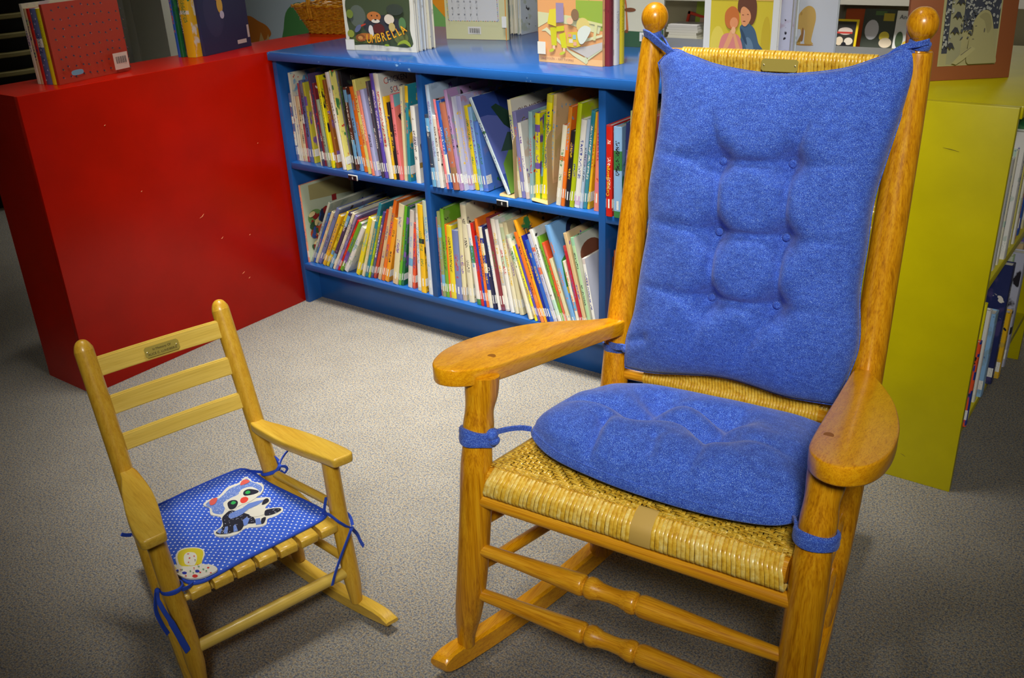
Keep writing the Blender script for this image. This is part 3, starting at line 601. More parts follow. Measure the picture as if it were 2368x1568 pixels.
# books in the yellow case, spines toward the right
def ybook(y, t, h, cn, zf, lab, lean=0.0, xs=2.2, d=.2):
    r = book(t, h, d, INK[cn], int(y*1000)+5, lab, 'books on the yellow bookcase')
    r.location = (xs, y, zf+.0004+(t*math.sin(lean) if lean > 0 else 0)); r.rotation_euler = (0, lean, PI/2)
    return r
Z1, Z2 = .148, .505
for (y, t, h, cn, z, lean, xs) in (
    (.000, .010, .26, 'sage', Z1, 0, 2.196), (.018, .016, .215, 'red orange', Z1, 0, 2.214), (.060, .013, .29, 'bright yellow', Z1, 0, 2.206), (.095, .030, .255, 'teal', Z1, 0, 2.190),
    (.150, .018, .24, 'white', Z1, 0, 2.204), (.185, .034, .22, 'light blue', Z1, 0, 2.212), (.235, .020, .30, 'maroon', Z1, 0, 2.175), (.268, .030, .315, 'navy', Z1, 0, 2.218), (.310, .026, .18, 'golden yellow', Z1, 0, 2.226),
    (.350, .022, .31, 'sage grey', Z1, 0, 2.204), (.385, .030, .31, 'light grey', Z1, 0, 2.225), (.425, .020, .30, 'white', Z1, 0, 2.222), (.46, .03, .28, 'dark green', Z1, 0, 2.2), (.52, .03, .29, 'tan', Z1, 0, 2.2), (.58, .03, .3, 'grey blue', Z1, 0, 2.2),
    (.02, .012, .24, 'pale grey', Z2, 0, 2.2), (.090, .034, .25, 'white', Z2, 0, 2.199), (.135, .016, .26, 'ivory', Z2, 0, 2.2), (.18, .03, .29, 'white', Z2, 0, 2.206), (.225, .026, .31, 'dark green', Z2, 0, 2.2),
    (.27, .02, .22, 'pale yellow', Z2, 0, 2.2), (.30, .016, .27, 'ivory white', Z2, 0, 2.203), (.33, .02, .25, 'red orange', Z2, 0, 2.2), (.37, .03, .3, 'blue', Z2, 0, 2.2), (.43, .02, .3, 'cream', Z2, 0, 2.2)):
    i = sum(1 for o in COL.objects if o.get('group') == 'books on the yellow bookcase' and (o.location.z > .3) == (z > .3))
    ybook(y, t, h, cn, z, '%s book, %s shelf of the yellow bookcase, %s from the near end' % (cn, 'upper' if z > .3 else 'lower', ordn(i)), lean, xs)

# ---------------------------------------------------------------- books standing on the tops
def face_out(bl, theta, t, h, wd, cn, label, spine_right=False, c2=None, c3=None, group='picture books standing on top of the bookcases', sticker=False, lean=0, plain=False):
    # bl : bottom-left corner of the cover that faces the chairs
    r = book(t, h, wd, INK[cn] if isinstance(cn, str) else cn, int(abs(bl[0])*999+abs(bl[1])*777)+3, label, group, sticker=sticker, c2=c2, c3=c3, plain=plain)
    d = Vector((math.cos(theta), math.sin(theta), 0)); nb = Vector((-math.sin(theta), math.cos(theta), 0)); p = Vector((bl[0], bl[1], H+.0004))
    if not spine_right: r.location = p+nb*t; r.rotation_euler = (0, 0, theta-PI/2); m = side_mtx(t, 0, 0)
    else:
        r.location = p+d*wd; r.rotation_euler = (0, 0, theta+PI/2)
        m = Matrix(((0, 0, -1, -.0002), (-1, 0, 0, wd), (0, 1, 0, 0), (0, 0, 0, 1)))
    return r, m
# jungle picture book
th = R(6.3)
r, m = face_out((.234, .118), th, .010, .27, .270, 'ivory white', 'white-bordered jungle picture book facing out at the front of the blue bookcase top', sticker=False, plain=True)
L = [((222, 220, 204), rect(0, 0, 1, 1)),
     ((70, 84, 58), closed_spline([(.05, .10), (.3, .11), (.6, .10), (.94, .10), (.93, .4), (.95, .8), (.9, .97), (.5, .98), (.08, .96), (.04, .6), (.06, .3)], 4)),
     ((96, 108, 96), ell(.2, .62, .12, .2)), ((56, 60, 66), ell(.55, .45, .28, .2)), ((110, 120, 66), ell(.8, .25, .1, .12)), ((150, 160, 60), ell(.08, .3, .05, .07)), ((88, 100, 50), ell(.25, .2, .16, .07)),
     ((196, 120, 60), ell(.44, .62, .10, .09)), ((226, 218, 200), ell(.46, .54, .06, .035)), ((40, 34, 34), ell(.46, .565, .018, .012)), ((40, 34, 34), ell(.41, .64, .010, .012)), ((40, 34, 34), ell(.49, .64, .010, .012)),
     ((180, 110, 50), ell(.30, .26, .12, .06)), ((140, 84, 40), ell(.22, .23, .07, .07)), ((206, 150, 80), ell(.22, .23, .035, .035)), ((224, 220, 210), closed_spline([(.37, .46), (.41, .44), (.42, .3), (.39, .27), (.35, .36)], 4)),
     ((96, 44, 40), ell(.50, .40, .085, .10)), ((226, 214, 190), ell(.66, .58, .07, .09)), ((200, 180, 110), ell(.69, .44, .045, .08)), ((200, 70, 50), ell(.27, .46, .06, .014, rot=.5)), ((100, 110, 140), ell(.2, .40, .035, .08, rot=-.5)),
     ((120, 140, 60), ell(.1, .66, .05, .08)), ((90, 130, 80), ell(.84, .5, .05, .12)), ((60, 70, 60), ell(.75, .75, .12, .1)),
     ((150, 170, 50), closed_spline([(.75, .12), (.84, .16), (.93, .10), (.92, .17), (.86, .22), (.78, .18)], 4)), ((140, 170, 40), ell(.60, .115, .035, .02)), ((222, 220, 204), rect(0, 0, .13, .20)), ((236, 234, 226), rect(0, .01, .12, .185))]
a = art('cover_picture', r, m, .270, .166, L)
for i, (ch, ang) in enumerate(zip('UMBRELLA', [-4, 2, 8, 14, 20, 26, 32, 40])):
    u = .094+.0205*i; v = .024+.00052*i*i+.0012*i
    q = m @ Matrix.Translation((u, v, .0062)) @ Matrix.Rotation(R(ang), 4, 'Z')
    lettering('title_letter', ch, .037, flat((206, 74, 40), .5), r, q @ Matrix.Translation((.0010, -.0010, -.0002)), sx=.75)
    lettering('title_letter', ch, .037, flat((236, 190, 40), .5), r, q, sx=.75)
for i, ch in enumerate('THE'):
    lettering('title_letter', ch, .011, flat((216, 120, 60), .5), r, m @ Matrix.Translation((.062+.0085*i, .030, .006)) @ Matrix.Rotation(R(8), 4, 'Z'))
nb = Vector((-math.sin(th), math.cos(th)))
for i, (off, t, wd, cn) in enumerate(((.011, .022, .262, 'ivory white'), (.034, .020, .268, 'pale grey'), (.055, .022, .262, 'white'), (.080, .024, .27, 'ivory'))):
    face_out((.234+nb.x*off, .118+nb.y*off), th, t, .262, wd, cn, 'pale thick book behind the jungle picture book, the %s behind it' % ordn(i), plain=True, group='pale books behind the jungle picture book')
# cream alphabet book, its back cover outward
r, m = face_out((.386, .433), R(11), .012, .27, .229, (214, 212, 160), 'cream alphabet picture book showing its back cover with a bar code', spine_right=True, plain=True)
L = [((208, 206, 158), rect(0, 0, 1, 1)), ((206, 206, 204), rect(.06, .35, .87, 1)), ((216, 214, 206), rect(.36, .10, .57, .245))]
for i in range(13): L.append(((60, 60, 64), rect(.39+.0125*i, .125, .39+.0125*i+(.004 if i % 3 else .008), .215)))
for i in range(22): c = [(200, 80, 60), (70, 90, 160), (220, 190, 60), (80, 140, 90)][i % 4]; L.append((c, ell(.07+.037*i, .355, .011, .006, 6)))
for i in range(12): c = [(70, 90, 160), (220, 190, 60), (200, 80, 60), (80, 140, 90)][i % 4]; L.append((c, ell(.065, .38+.037*i, .006, .011, 6))); L.append((c, ell(.865, .38+.037*i, .006, .011, 6)))
L.append(((226, 150, 60), rect(.985, 0, 1, 1))); L.append(((230, 230, 224), rect(.93, .24, 1, .45)))
art('cover_picture', r, m, .229, .165, L)
for j, row in enumerate(('vwxyz', 'qrstu', 'lmnop')):
    for i, ch in enumerate(row): lettering('letter', ch, .012, flat((70, 70, 80), .5), r, m @ Matrix.Translation((.031+.0225*i, .076+.020*j, .005)))
# narrow row of books behind
for i, (x, t, cn) in enumerate(((.468, .018, 'ivory'), (.4885, .024, 'white'), (.5165, .010, 'black'), (.5285, .014, 'ivory'), (.545, .016, 'cream white'), (.564, .012, 'pale grey'))):
    b_ = book(t, .26, .10, INK[cn], 900+i, '%s book seen from its page edges behind the cream alphabet book, %s from left' % (cn, ordn(i)), 'row of books at the back edge of the blue top', sticker=False)
    b_.location = (x+t, .598, H+.0004); b_.rotation_euler = (0, 0, PI); b_.location.y = .70
# garden bench picture book
th = R(-4.5); nb = Vector((-math.sin(th), math.cos(th)))
r, m = face_out((.959, .145), th, .010, .27, .217, (226, 176, 120), 'pastel picture book with people on a garden bench facing out', plain=True)
L = [((226, 164, 104), rect(0, 0, 1, 1)), ((236, 186, 126), rect(0, 0, 1, .10)), ((150, 178, 70), [(.6, .62), (1, .55), (1, 1), (.6, 1)]), ((208, 208, 160), [(0, .55), (.18, .66), (.5, .62), (.95, .5), (.98, .62), (.6, .75), (0, .8)]),
     ((214, 214, 170), [(.05, .5), (.12, .5), (.55, .14), (.74, .03), (.78, .05), (.78, .10), (.5, .22), (.14, .56)]), ((206, 208, 160), [(.72, .3), (.76, .3), (.77, .03), (.74, .02)]), ((200, 204, 164), [(.78, .08), (1, .26), (1, .32), (.78, .13)]),
     ((196, 190, 180), [(.5, .25), (.78, .12), (1, .28), (1, .38), (.76, .3)]), ((218, 216, 168), [(.72, .36), (1, .46), (1, .50), (.72, .41)]), ((212, 210, 150), [(.66, .68), (1, .62), (1, .66), (.68, .72)]), ((212, 210, 150), [(.86, .4), (.9, .4), (.93, .64), (.89, .64)]),
     ((206, 200, 40), [(.20, .56), (.42, .60), (.42, .52), (.30, .50), (.30, .28), (.22, .28)]), ((210, 206, 40), [(.34, .46), (.44, .5), (.46, .25), (.38, .25)]), ((236, 196, 160), rect(.235, .22, .275, .28)), ((236, 196, 160), rect(.40, .19, .435, .25)), ((190, 200, 60), ell(.22, .20, .045, .025, rot=.5)), ((190, 200, 60), ell(.39, .165, .05, .022, rot=.5)),
     ((156, 140, 170), [(.30, .64), (.42, .66), (.42, .95), (.30, .95)]), ((222, 206, 60), [(.16, .62), (.30, .58), (.30, .86), (.2, .84)]), ((216, 190, 60), [(.48, .5), (.64, .52), (.68, .3), (.60, .27), (.46, .28)]), ((224, 210, 190), rect(.50, .34, .56, .40)), ((150, 190, 190), rect(.56, .40, .61, .47)), ((226, 150, 130), rect(.49, .43, .54, .48)), ((226, 170, 140), rect(.57, .30, .62, .36)),
     ((232, 190, 150), ell(.52, .68, .05, .055)), ((140, 110, 80), ell(.60, .78, .06, .09)), ((220, 200, 120), ell(.72, .62, .10, .12)), ((216, 222, 206), closed_spline([(.64, .52), (.74, .62), (.84, .58), (.8, .46), (.72, .34), (.66, .36)], 4)), ((228, 224, 206), rect(0, .13, .13, .33))]
art('cover_picture', r, m, .217, .166, L)
lettering('title', 'JANE FOLEN  -  KAT THOMAS', .0085, flat((176, 120, 96), .5), r, m @ Matrix.Translation((.015, .010, .0085)) @ Matrix.Rotation(R(-.5), 4, 'Z'), align='LEFT')
for off, t, wd, cn in ((.0115, .020, .232, 'maroon'), (.033, .022, .235, 'white'), (.058, .020, .235, 'yellow')):
    face_out((.959+nb.x*off, .145+nb.y*off), th, t, .262, wd, cn, '%s book standing behind the garden bench picture book' % cn, spine_right=True, plain=True, group='books behind the garden bench picture book')
# long-legged animal book at the back
r, m = face_out((.905, .455), R(8), .012, .27, .262, 'ivory', 'pale picture book with long-legged animals on green ground, standing at the back', plain=True, spine_right=True)
L = [((204, 202, 182), rect(0, 0, 1, 1)), ((52, 88, 60), closed_spline([(0, 0), (.5, 0), (1, 0), (1, .30), (.8, .26), (.5, .27), (.2, .24), (0, .25)], 4)), ((190, 110, 60), [(.50, .95), (.53, .95), (.56, .7), (.57, .5), (.585, .28), (.555, .28), (.55, .5), (.54, .7)]), ((120, 70, 40), ell(.56, .26, .022, .03)),
     ((120, 72, 44), ell(.60, .62, .07, .035)), ((190, 120, 70), [(.42, .95), (.46, .95), (.44, .7), (.40, .6), (.38, .62)]), ((200, 130, 70), ell(.40, .52, .05, .06)), ((200, 130, 70), [(.36, .24), (.42, .36), (.46, .30), (.44, .26)]), ((222, 222, 218), rect(.72, .10, .9, .25))]
for i in range(9): L.append(((70, 70, 74), rect(.75+.0125*i, .12, .757+.0125*i, .21)))
art('cover_picture', r, m, .262, .17, L)
# book with a woman and child
r, m = face_out((1.402, .258), R(0), .014, .27, .199, 'white', 'white-bordered picture book with a woman hugging a praying child', plain=True)
L = [((214, 214, 208), rect(0, 0, 1, 1)), ((206, 186, 50), rect(.09, .0, .92, 1)), ((220, 200, 80), ell(.2, .3, .10, .25)), ((196, 170, 40), ell(.85, .4, .06, .3)), ((150, 150, 60), [(.60, 0), (.92, 0), (.92, .13), (.7, .10)]), ((220, 176, 90), rect(.09, .9, .92, 1)),
     ((70, 96, 118), closed_spline([(.50, .55), (.60, .60), (.70, .52), (.76, .34), (.82, .24), (.72, .10), (.48, .08), (.44, .2), (.52, .4)], 5)), ((100, 126, 146), ell(.64, .30, .05, .12, rot=.3)), ((52, 72, 92), ell(.56, .42, .02, .12, rot=.4)), ((60, 84, 104), ell(.68, .18, .10, .02, rot=.3)),
     ((104, 64, 44), closed_spline([(.46, .78), (.48, .95), (.6, 1), (.70, .9), (.71, .7), (.66, .58), (.58, .66), (.52, .72)], 5)), ((220, 150, 100), closed_spline([(.50, .76), (.54, .82), (.62, .76), (.64, .66), (.58, .56), (.52, .60)], 5)), ((120, 60, 44), ell(.555, .625, .02, .006)), ((90, 50, 40), ell(.535, .71, .014, .004)), ((90, 50, 40), ell(.60, .72, .014, .004)),
     ((196, 110, 50), closed_spline([(.30, .6), (.30, .74), (.38, .82), (.46, .78), (.49, .66), (.46, .54), (.36, .52)], 5)), ((222, 146, 96), ell(.42, .60, .055, .075)), ((214, 130, 120), closed_spline([(.22, .16), (.26, .40), (.36, .46), (.5, .42), (.56, .2), (.46, .06), (.24, .04)], 5)), ((226, 160, 110), [(.24, .12), (.30, .12), (.42, .42), (.42, .52), (.38, .50)]), ((226, 160, 110), [(.50, .12), (.56, .16), (.46, .42), (.43, .52), (.42, .44)]), ((232, 176, 130), ell(.42, .50, .03, .05))]
art('cover_picture', r, m, .199, .180, L)
for i, (off, t, cn) in enumerate(((.016, .022, 'light grey'), (.040, .024, 'pale grey'))):
    face_out((1.402, .258+off), R(0), t, .265, .226, cn, '%s book behind the picture book with a woman and child' % cn, group='books behind the woman and child book')
# pale book with a small bear
r, m = face_out((1.535, .345), R(4), .016, .27, .178, 'pale grey', 'pale grey-blue picture book with a small yellow bear on its cover', plain=True)
bear = [((198, 202, 208), rect(0, 0, 1, 1)), ((196, 160, 84), closed_spline([(.44, .36), (.46, .44), (.52, .50), (.60, .53), (.68, .50), (.71, .42), (.69, .32), (.67, .22), (.70, .19), (.58, .185), (.57, .30), (.54, .31), (.53, .22), (.46, .19), (.52, .19), (.51, .31), (.47, .32)], 4)), ((150, 104, 54), closed_spline([(.52, .22), (.55, .22), (.555, .31), (.53, .33)], 3)), ((176, 130, 60), ell(.58, .18, .13, .008)), ((90, 60, 40), ell(.455, .345, .008, .008)), ((176, 138, 66), ell(.50, .46, .016, .016))]
art('cover_picture', r, m, .178, .27, bear)
# framed drawing standing on the yellow case
th = R(38.5); fr = thing('framed_drawing', 'orange-brown matted drawing of a girl standing on the yellow bookcase', 'picture', (2.13-.24*math.cos(th), .297-.24*math.sin(th), .8885), th)
bm = bmesh.new(); box(bm, 0, .24, 0, .010, 0, .29, bev=.001); o = obj('mat_board', bm, flat((150, 84, 44), .6, 'orange_brown_card'), fr); o.rotation_euler = (R(-4), 0, 0)
def leafy(seed, x0, y0, x1, y1, n, c):
    rn = random.Random(seed); return [(c, ell(x0+(x1-x0)*rn.random(), y0+(y1-y0)*rn.random(), .012+.02*rn.random(), .008+.016*rn.random(), 6, rn.random()*3)) for _ in range(n)]
L = [((170, 164, 116), rect(0, 0, 1, 1)), ((62, 66, 78), rect(.36, .45, 1, 1)), ((62, 66, 78), rect(.02, .15, .12, 1)), ((158, 156, 120), rect(.12, 0, .36, 1))]
L += leafy(3, .36, .5, 1, 1, 120, (166, 168, 160)) + leafy(4, 0, .2, .14, 1, 40, (166, 168, 160)) + leafy(5, .3, .35, .55, .7, 30, (80, 84, 90))
for i, (u, v) in enumerate(((.22, .92), (.25, .80), (.22, .62), (.20, .42), (.14, .22))):
    L.append(((58, 60, 66), [(u-.09, v), (u-.02, v+.08), (u+.03, v+.07), (u+.09, v-.02), (u+.03, v+.015), (u, v-.02), (u-.04, v+.02)]))
L += [((166, 160, 112), closed_spline([(.5, .0), (.46, .2), (.47, .34), (.52, .40), (.50, .5), (.55, .62), (.66, .70), (.80, .66), (.9, .4), (.98, .1), (.98, 0)], 5)), ((150, 144, 100), closed_spline([(.60, .62), (.70, .67), (.80, .62), (.84, .48), (.78, .40), (.70, .56)], 4)),
      ((96, 92, 80), closed_spline([(.50, .38), (.512, .44), (.50, .50), (.515, .50), (.525, .44), (.512, .38)], 3)), ((96, 92, 80), ell(.56, .50, .02, .006)), ((96, 92, 80), ell(.535, .33, .02, .006)), ((96, 92, 80), ell(.72, .44, .012, .03)), ((176, 170, 120), [(.2, .02), (.34, .14), (.52, .24), (.6, .2), (.4, .06), (.28, 0)]), ((110, 104, 84), [(.34, .13), (.52, .23), (.52, .22), (.35, .12)])]
bm = bmesh.new(); box(bm, -.003, .127, -.0015, 0, -.003, .163); o2 = obj('pale_border', bm, flat((176, 172, 120), .6, 'pale_ink'), o); o2.location = (.076, 0, .034)
a = art('drawing', o, Matrix.Translation((.076, -.0017, .034)) @ FACE_FRONT, .124, .160, L, lift=.00004)

# books standing on the red case
def red_book(x, y, rz, t, h, d, cn, lab, **kw):
    r = book(t, h, d, INK[cn] if isinstance(cn, str) else cn, int(abs(x*999)), lab, 'picture books standing on the red bookcase', **kw)
    r.location = (x, y, .8790); r.rotation_euler = (0, 0, R(rz)); return r
rz = 11.0; ux, uy = math.cos(R(rz)), math.sin(R(rz)); x0, y0 = -.160, -.705; s = 0
row = [(.012, .212, .26, 'ivory'), (.010, .20, .25, 'tan'), (.012, .20, .26, 'red'), (.022, .20, .25, 'slate blue'), (.016, .20, .25, 'bright yellow'), (.012, .21, .262, (186, 60, 36))]
for i, (t, h, d, cn) in enumerate(row):
    nm = cn if isinstance(cn, str) else 'red flower-patterned'
    r = red_book(x0+ux*s, y0+uy*s, rz, t, h, d, cn, '%s book in the front row on the red bookcase%s' % (nm, ', back cover facing the chairs' if i == 5 else ', the %s from the left' % ordn(i)), sticker=False, c2=(40, 50, 110) if i != 4 else (226, 214, 30), plain=(i == 5 or i == 4))
    if i == 3:
        bm = bmesh.new()
        for k in range(14):
            vv = [bm.verts.new((p[0], -.0004, p[1])) for p in ell(.004+.014*((k*7) % 5)/4, .012+.0135*k, .0022, .0022, 8)]; bm.faces.new(vv)
        obj('printed_dot', bm, flat((206, 206, 220), .5), r, smooth=False)
    if i == 5:
        L = [((186, 60, 36), rect(0, 0, 1, 1))]; rn = random.Random(5)
        for k in range(85):
            u, v = (k % 11)/11+.05+.03*rn.random(), (k//11)/8+.05+.04*rn.random(); L.append(((70, 56, 80), ell(u, v, .012, .012, 7))); L.append((rn.choice([(150, 130, 60), (90, 110, 90), (190, 120, 110)]), ell(u+.014, v-.012, .006, .009, 5)))
        L += [((222, 206, 190), rect(.72, .05, .93, .27)), ((120, 170, 196), closed_spline([(.14, .10), (.27, .10), (.27, .155), (.14, .155)], 4))]
        for k in range(14): L.append(((60, 54, 60), rect(.755+.0105*k, .13, .755+.0105*k+(.004 if k % 3 else .007), .22)))
        art('cover_picture', r, side_mtx(t, 0, 0), d, h, L, lift=.0001)
    s += t+.0006
rz = 12.7; ux, uy = math.cos(R(rz)), math.sin(R(rz)); s = 0; x0, y0 = -.205, -.205
for i, (t, h, d, cn, dy) in enumerate(((.010, .24, .2, 'blue', 0), (.012, .24, .2, 'dark green', .0), (.014, .235, .2, 'charcoal', .01), (.034, .25, .24, 'golden yellow', .0), (.013, .25, .237, (34, 40, 92), .030))):
    nm = cn if isinstance(cn, str) else 'navy blue'
    r = red_book(x0+ux*s-uy*dy, y0+uy*s+ux*dy, rz, t, h, d, cn, '%s picture book in the rear row on the red bookcase%s' % (nm, ', facing the chairs' if i == 4 else ''), sticker=False, plain=(i == 4))
    if i == 4:
        L = [((36, 42, 84), rect(0, 0, 1, 1)), ((50, 52, 92), ell(.3, .5, .2, .3)), ((206, 206, 214), rect(.34, .90, .50, .925)), ((206, 206, 214), rect(.40, .8, .43, .92)), ((216, 130, 70), ell(.42, .70, .08, .07)), ((226, 180, 70), ell(.44, .58, .06, .10)), ((206, 200, 220), ell(.46, .46, .045, .05)), ((214, 206, 200), rect(.70, .06, .90, .11)), ((214, 206, 200), rect(.94, .12, .985, .28))]
        art('cover_picture', r, side_mtx(t, 0, 0), d, h, L)
    s += t+.0006

# ---------------------------------------------------------------- wicker basket
bk = thing('wicker_basket', 'small golden wicker basket with a hoop handle on the red bookcase', 'basket', (-.158, .480, .8795), R(10)); bk.scale = (1.14, 1.1, 1.04)
def rr(w, d, r, n=6):
    out = []
    for (cx, cy, a0) in ((w-r, d-r, 0), (-w+r, d-r, 90), (-w+r, -d+r, 180), (w-r, -d+r, 270)):
        for k in range(n+1): a = R(a0+90*k/n); out.append((cx+r*math.cos(a), cy+r*math.sin(a)))
    return out
def at_len(pts, n):
    P = [Vector(p) for p in pts]+[Vector(pts[0])]; ls = [0]
    for a, b_ in zip(P, P[1:]): ls.append(ls[-1]+(b_-a).length)
    out = []; j = 0
    for k in range(n):
        s_ = ls[-1]*k/n
        while ls[j+1] < s_: j += 1
        f = (s_-ls[j])/max(1e-9, ls[j+1]-ls[j]); out.append(P[j].lerp(P[j+1], f))
    return out
NW = 84
def wall_ring(z, extra=0.0):
    k = z/.092; w_, d_ = .085+.036*k, .070+.030*k
    return at_len(rr(w_+extra, d_+extra, .028), NW)
bm = bmesh.new()
for j in range(17):
    z = .006+.0050*j; pts = wall_ring(z); cen = []
    for i, p in enumerate(pts):
        n_ = p.normalized(); ph = 1 if ((i//2+j) % 2) else -1
        cen.append((p.x+n_.x*.0016*ph, p.y+n_.y*.0016*ph, z))
    tube(bm, cen, .0026, 6, False, closed=True)
obj('woven_wall', bm, M['wicker'], bk, kind='stuff')
bm = bmesh.new()
for i in range(0, NW, 4):
    path = [(wall_ring(z)[i+1].x, wall_ring(z)[i+1].y, z) for z in (.0, .03, .06, .092)]; tube(bm, path, .0022, 6)
obj('stake', bm, M['wicker'], bk, kind='stuff')
for nm, z, e in (('rim', .093, .003), ('base_band', .003, .002), ('middle_band', .050, .003)):
    bm = bmesh.new()
    for q in (0, PI):
        pts = wall_ring(z, e); tube(bm, [(p.x+.0022*math.cos(i*.9+q)*p.normalized().x, p.y+.0022*math.cos(i*.9+q)*p.normalized().y, z+.0028*math.sin(i*.9+q)) for i, p in enumerate(pts)], .0034 if nm == 'rim' else .0024, 6, False, closed=True)
    obj(nm, bm, M['wicker'], bk)
bm = bmesh.new(); slab(bm, [tuple(p) for p in wall_ring(.003, -.003)], lambda x, y: .005, .004, .001); obj('bottom', bm, M['wicker'], bk)
bm = bmesh.new()
for q in (-.004, .004):
    tube(bm, [(-.045+q, -.098, .05), (-.045+q, -.104, .10), (-.045+q, -.085, .17), (-.045+q, -.04, .215), (-.045+q, .0, .228), (-.045+q, .04, .215), (-.045+q, .085, .17), (-.045+q, .104, .10), (-.045+q, .098, .05)], .0042, 8)
obj('handle', bm, M['wicker'], bk)

# ---------------------------------------------------------------- things farther back
cab = thing('white_cabinet', 'tall pale cabinet end standing behind the red bookcase', 'cabinet', (-1.71, .6, 0))
pw = flat((196, 198, 184), .5, 'pale_laminate')
bm = bmesh.new(); box(bm, 0, .062, 0, .45, 0, 1.5, bev=.002); obj('side_panel', bm, pw, cab)
bm = bmesh.new(); box(bm, .066, .30, 0, .45, 0, 1.5, bev=.002); obj('door', bm, pw, cab)
bm = bmesh.new(); box(bm, .062, .066, .01, .44, 0, 1.49); obj('inner_gap', bm, flat((40, 40, 36), .8), cab)
tr = thing('tray_rack', 'dark rotating tray rack with curved cream lips at the left edge', 'rack', (-2.46, .3, 0))
bm = bmesh.new(); tube(bm, [(0, 0, 0), (0, 0, 1.3)], .30, 40); obj('dark_core', bm, flat((14, 13, 12), .8, 'rack_black'), tr)
for k in range(14):
    z = .12+.085*k; bm = bmesh.new(); tube(bm, [(0, 0, z), (0, 0, z+.004), (0, 0, z+.018), (0, 0, z+.022)], [.345, .352, .352, .345], 48); obj('tray', bm, flat((128, 118, 70), .6, 'cream_tray_lip'), tr)
# painted panel
mu = thing('mural_panel', 'long pale blue panel painted with an orange animal, green bushes and an orange ramp', 'panel', (-4.9, 2.2, 0))
bm = bmesh.new(); box(bm, 0, 4.7, 0, .03, 0, 1.3); obj('panel', bm, flat((150, 166, 176), .6, 'panel_pale_blue'), mu)
X = lambda x: (x+4.9)/4.7
Zf = lambda z: z/1.3
L = [((176, 192, 204), rect(0, 0, 1, 1)), ((120, 84, 30), [(X(-3.95), Zf(1.0)), (X(-3.50), Zf(1.0)), (X(-3.47), Zf(.66)), (X(-3.58), Zf(.54)), (X(-3.95), Zf(.58))]), ((104, 130, 160), [(X(-3.95), Zf(.56)), (X(-3.6), Zf(.53)), (X(-3.3), Zf(.42)), (X(-3.3), 0), (X(-3.95), 0)]),
     ((190, 110, 30), [(X(a), Zf(b_)) for a, b_ in closed_spline([(-2.95, .62), (-2.80, .67), (-2.70, .64), (-2.62, .61), (-2.59, .56), (-2.66, .52), (-2.75, .50), (-2.9, .46)], 4)]), ((206, 170, 110), [(X(a), Zf(b_)) for a, b_ in ((-2.74, .47), (-2.69, .57), (-2.66, .50), (-2.62, .56), (-2.60, .47))]),
     ((70, 130, 70), [(X(a), Zf(b_)) for a, b_ in closed_spline([(-2.50, .40), (-2.46, .60), (-2.40, .72), (-2.25, .76), (-2.1, .60), (-2.05, .4)], 4)]), ((110, 160, 90), [(X(-1.6), Zf(.4)), (X(-1.6), Zf(.84)), (X(-1.22), Zf(.84)), (X(-.9), Zf(.6)), (X(-.5), Zf(.4))]), ((214, 140, 30), [(X(-1.42), Zf(1.0)), (X(-1.0), Zf(.63)), (X(-.7), Zf(.42)), (X(-.4), Zf(.42)), (X(-.4), Zf(1.0))])]
art('painted_picture', mu, Matrix.Translation((0, -.001, 0)) @ FACE_FRONT, 4.7, 1.3, L, lift=.0004)
# magazine display at the far wall
rk = thing('magazine_display', 'white display rack with magazines along the far wall', 'rack', (-.35, 3.0, 0))
fw_ = flat((206, 203, 188), .6, 'rack_cream'); dk = flat((158, 150, 122), .7, 'rack_inside')
for nm, b_ in (('lower_panel', (0, 2.3, 0, .25, 0, .515)), ('top_panel', (0, 2.3, 0, .25, .745, 1.3)), ('upright', (0, .02, 0, .25, .515, .745)), ('upright', (.49, 1.175, 0, .25, .515, .745)), ('upright', (2.28, 2.3, 0, .25, .515, .745))):
    bm = bmesh.new(); box(bm, *b_, bev=.002); obj(nm, bm, fw_, rk)
bm = bmesh.new(); box(bm, .02, 2.28, .20, .22, .515, .745); obj('back_panel', bm, dk, rk)
def mag(x, w_, h_, c, lab, layers, y=3.05, dz=.0):
    r = thing('magazine', lab, 'magazine', (x, y, .5162+dz), group='magazines in the far display')
    bm = bmesh.new(); box(bm, 0, w_, 0, .006, 0, h_); o = obj('cover', bm, flat(c, .4), r); o.rotation_euler = (R(-10), 0, 0)
    art('cover_picture', o, Matrix.Translation((0, -.0004, 0)) @ FACE_FRONT, w_, h_, layers, lift=.0003)
    return r, o
W_ = (226, 226, 222)
mag(.83, .125, .155, (236, 206, 20), 'yellow-bordered magazine at the left of the far display', [((236, 206, 20), rect(0, 0, 1, 1)), ((46, 44, 40), rect(.09, .07, .91, .93)), ((206, 190, 180), ell(.5, .62, .3, .12)), ((190, 60, 50), rect(.15, .54, .8, .60)), ((222, 206, 180), ell(.3, .3, .16, .14)), ((226, 216, 200), ell(.68, .3, .18, .12)), ((20, 20, 30), ell(.5, .2, .1, .07))], y=3.03)
mag(.86, .13, .20, (196, 84, 20), 'orange magazine peeking above the yellow-bordered one', [((190, 80, 20), rect(0, 0, 1, 1))], y=3.10)
mag(.965, .16, .205, (34, 40, 34), 'dark magazine with a grey animal, second from the left', [((60, 66, 56), rect(0, 0, 1, 1)), ((190, 190, 196), ell(.3, .5, .22, .24)), ((80, 110, 60), rect(.35, .85, .7, .95)), ((210, 190, 60), ell(.72, .35, .16, .12)), ((222, 206, 180), ell(.78, .2, .2, .12)), ((170, 150, 40), rect(.62, .72, .95, .9))], y=3.07)
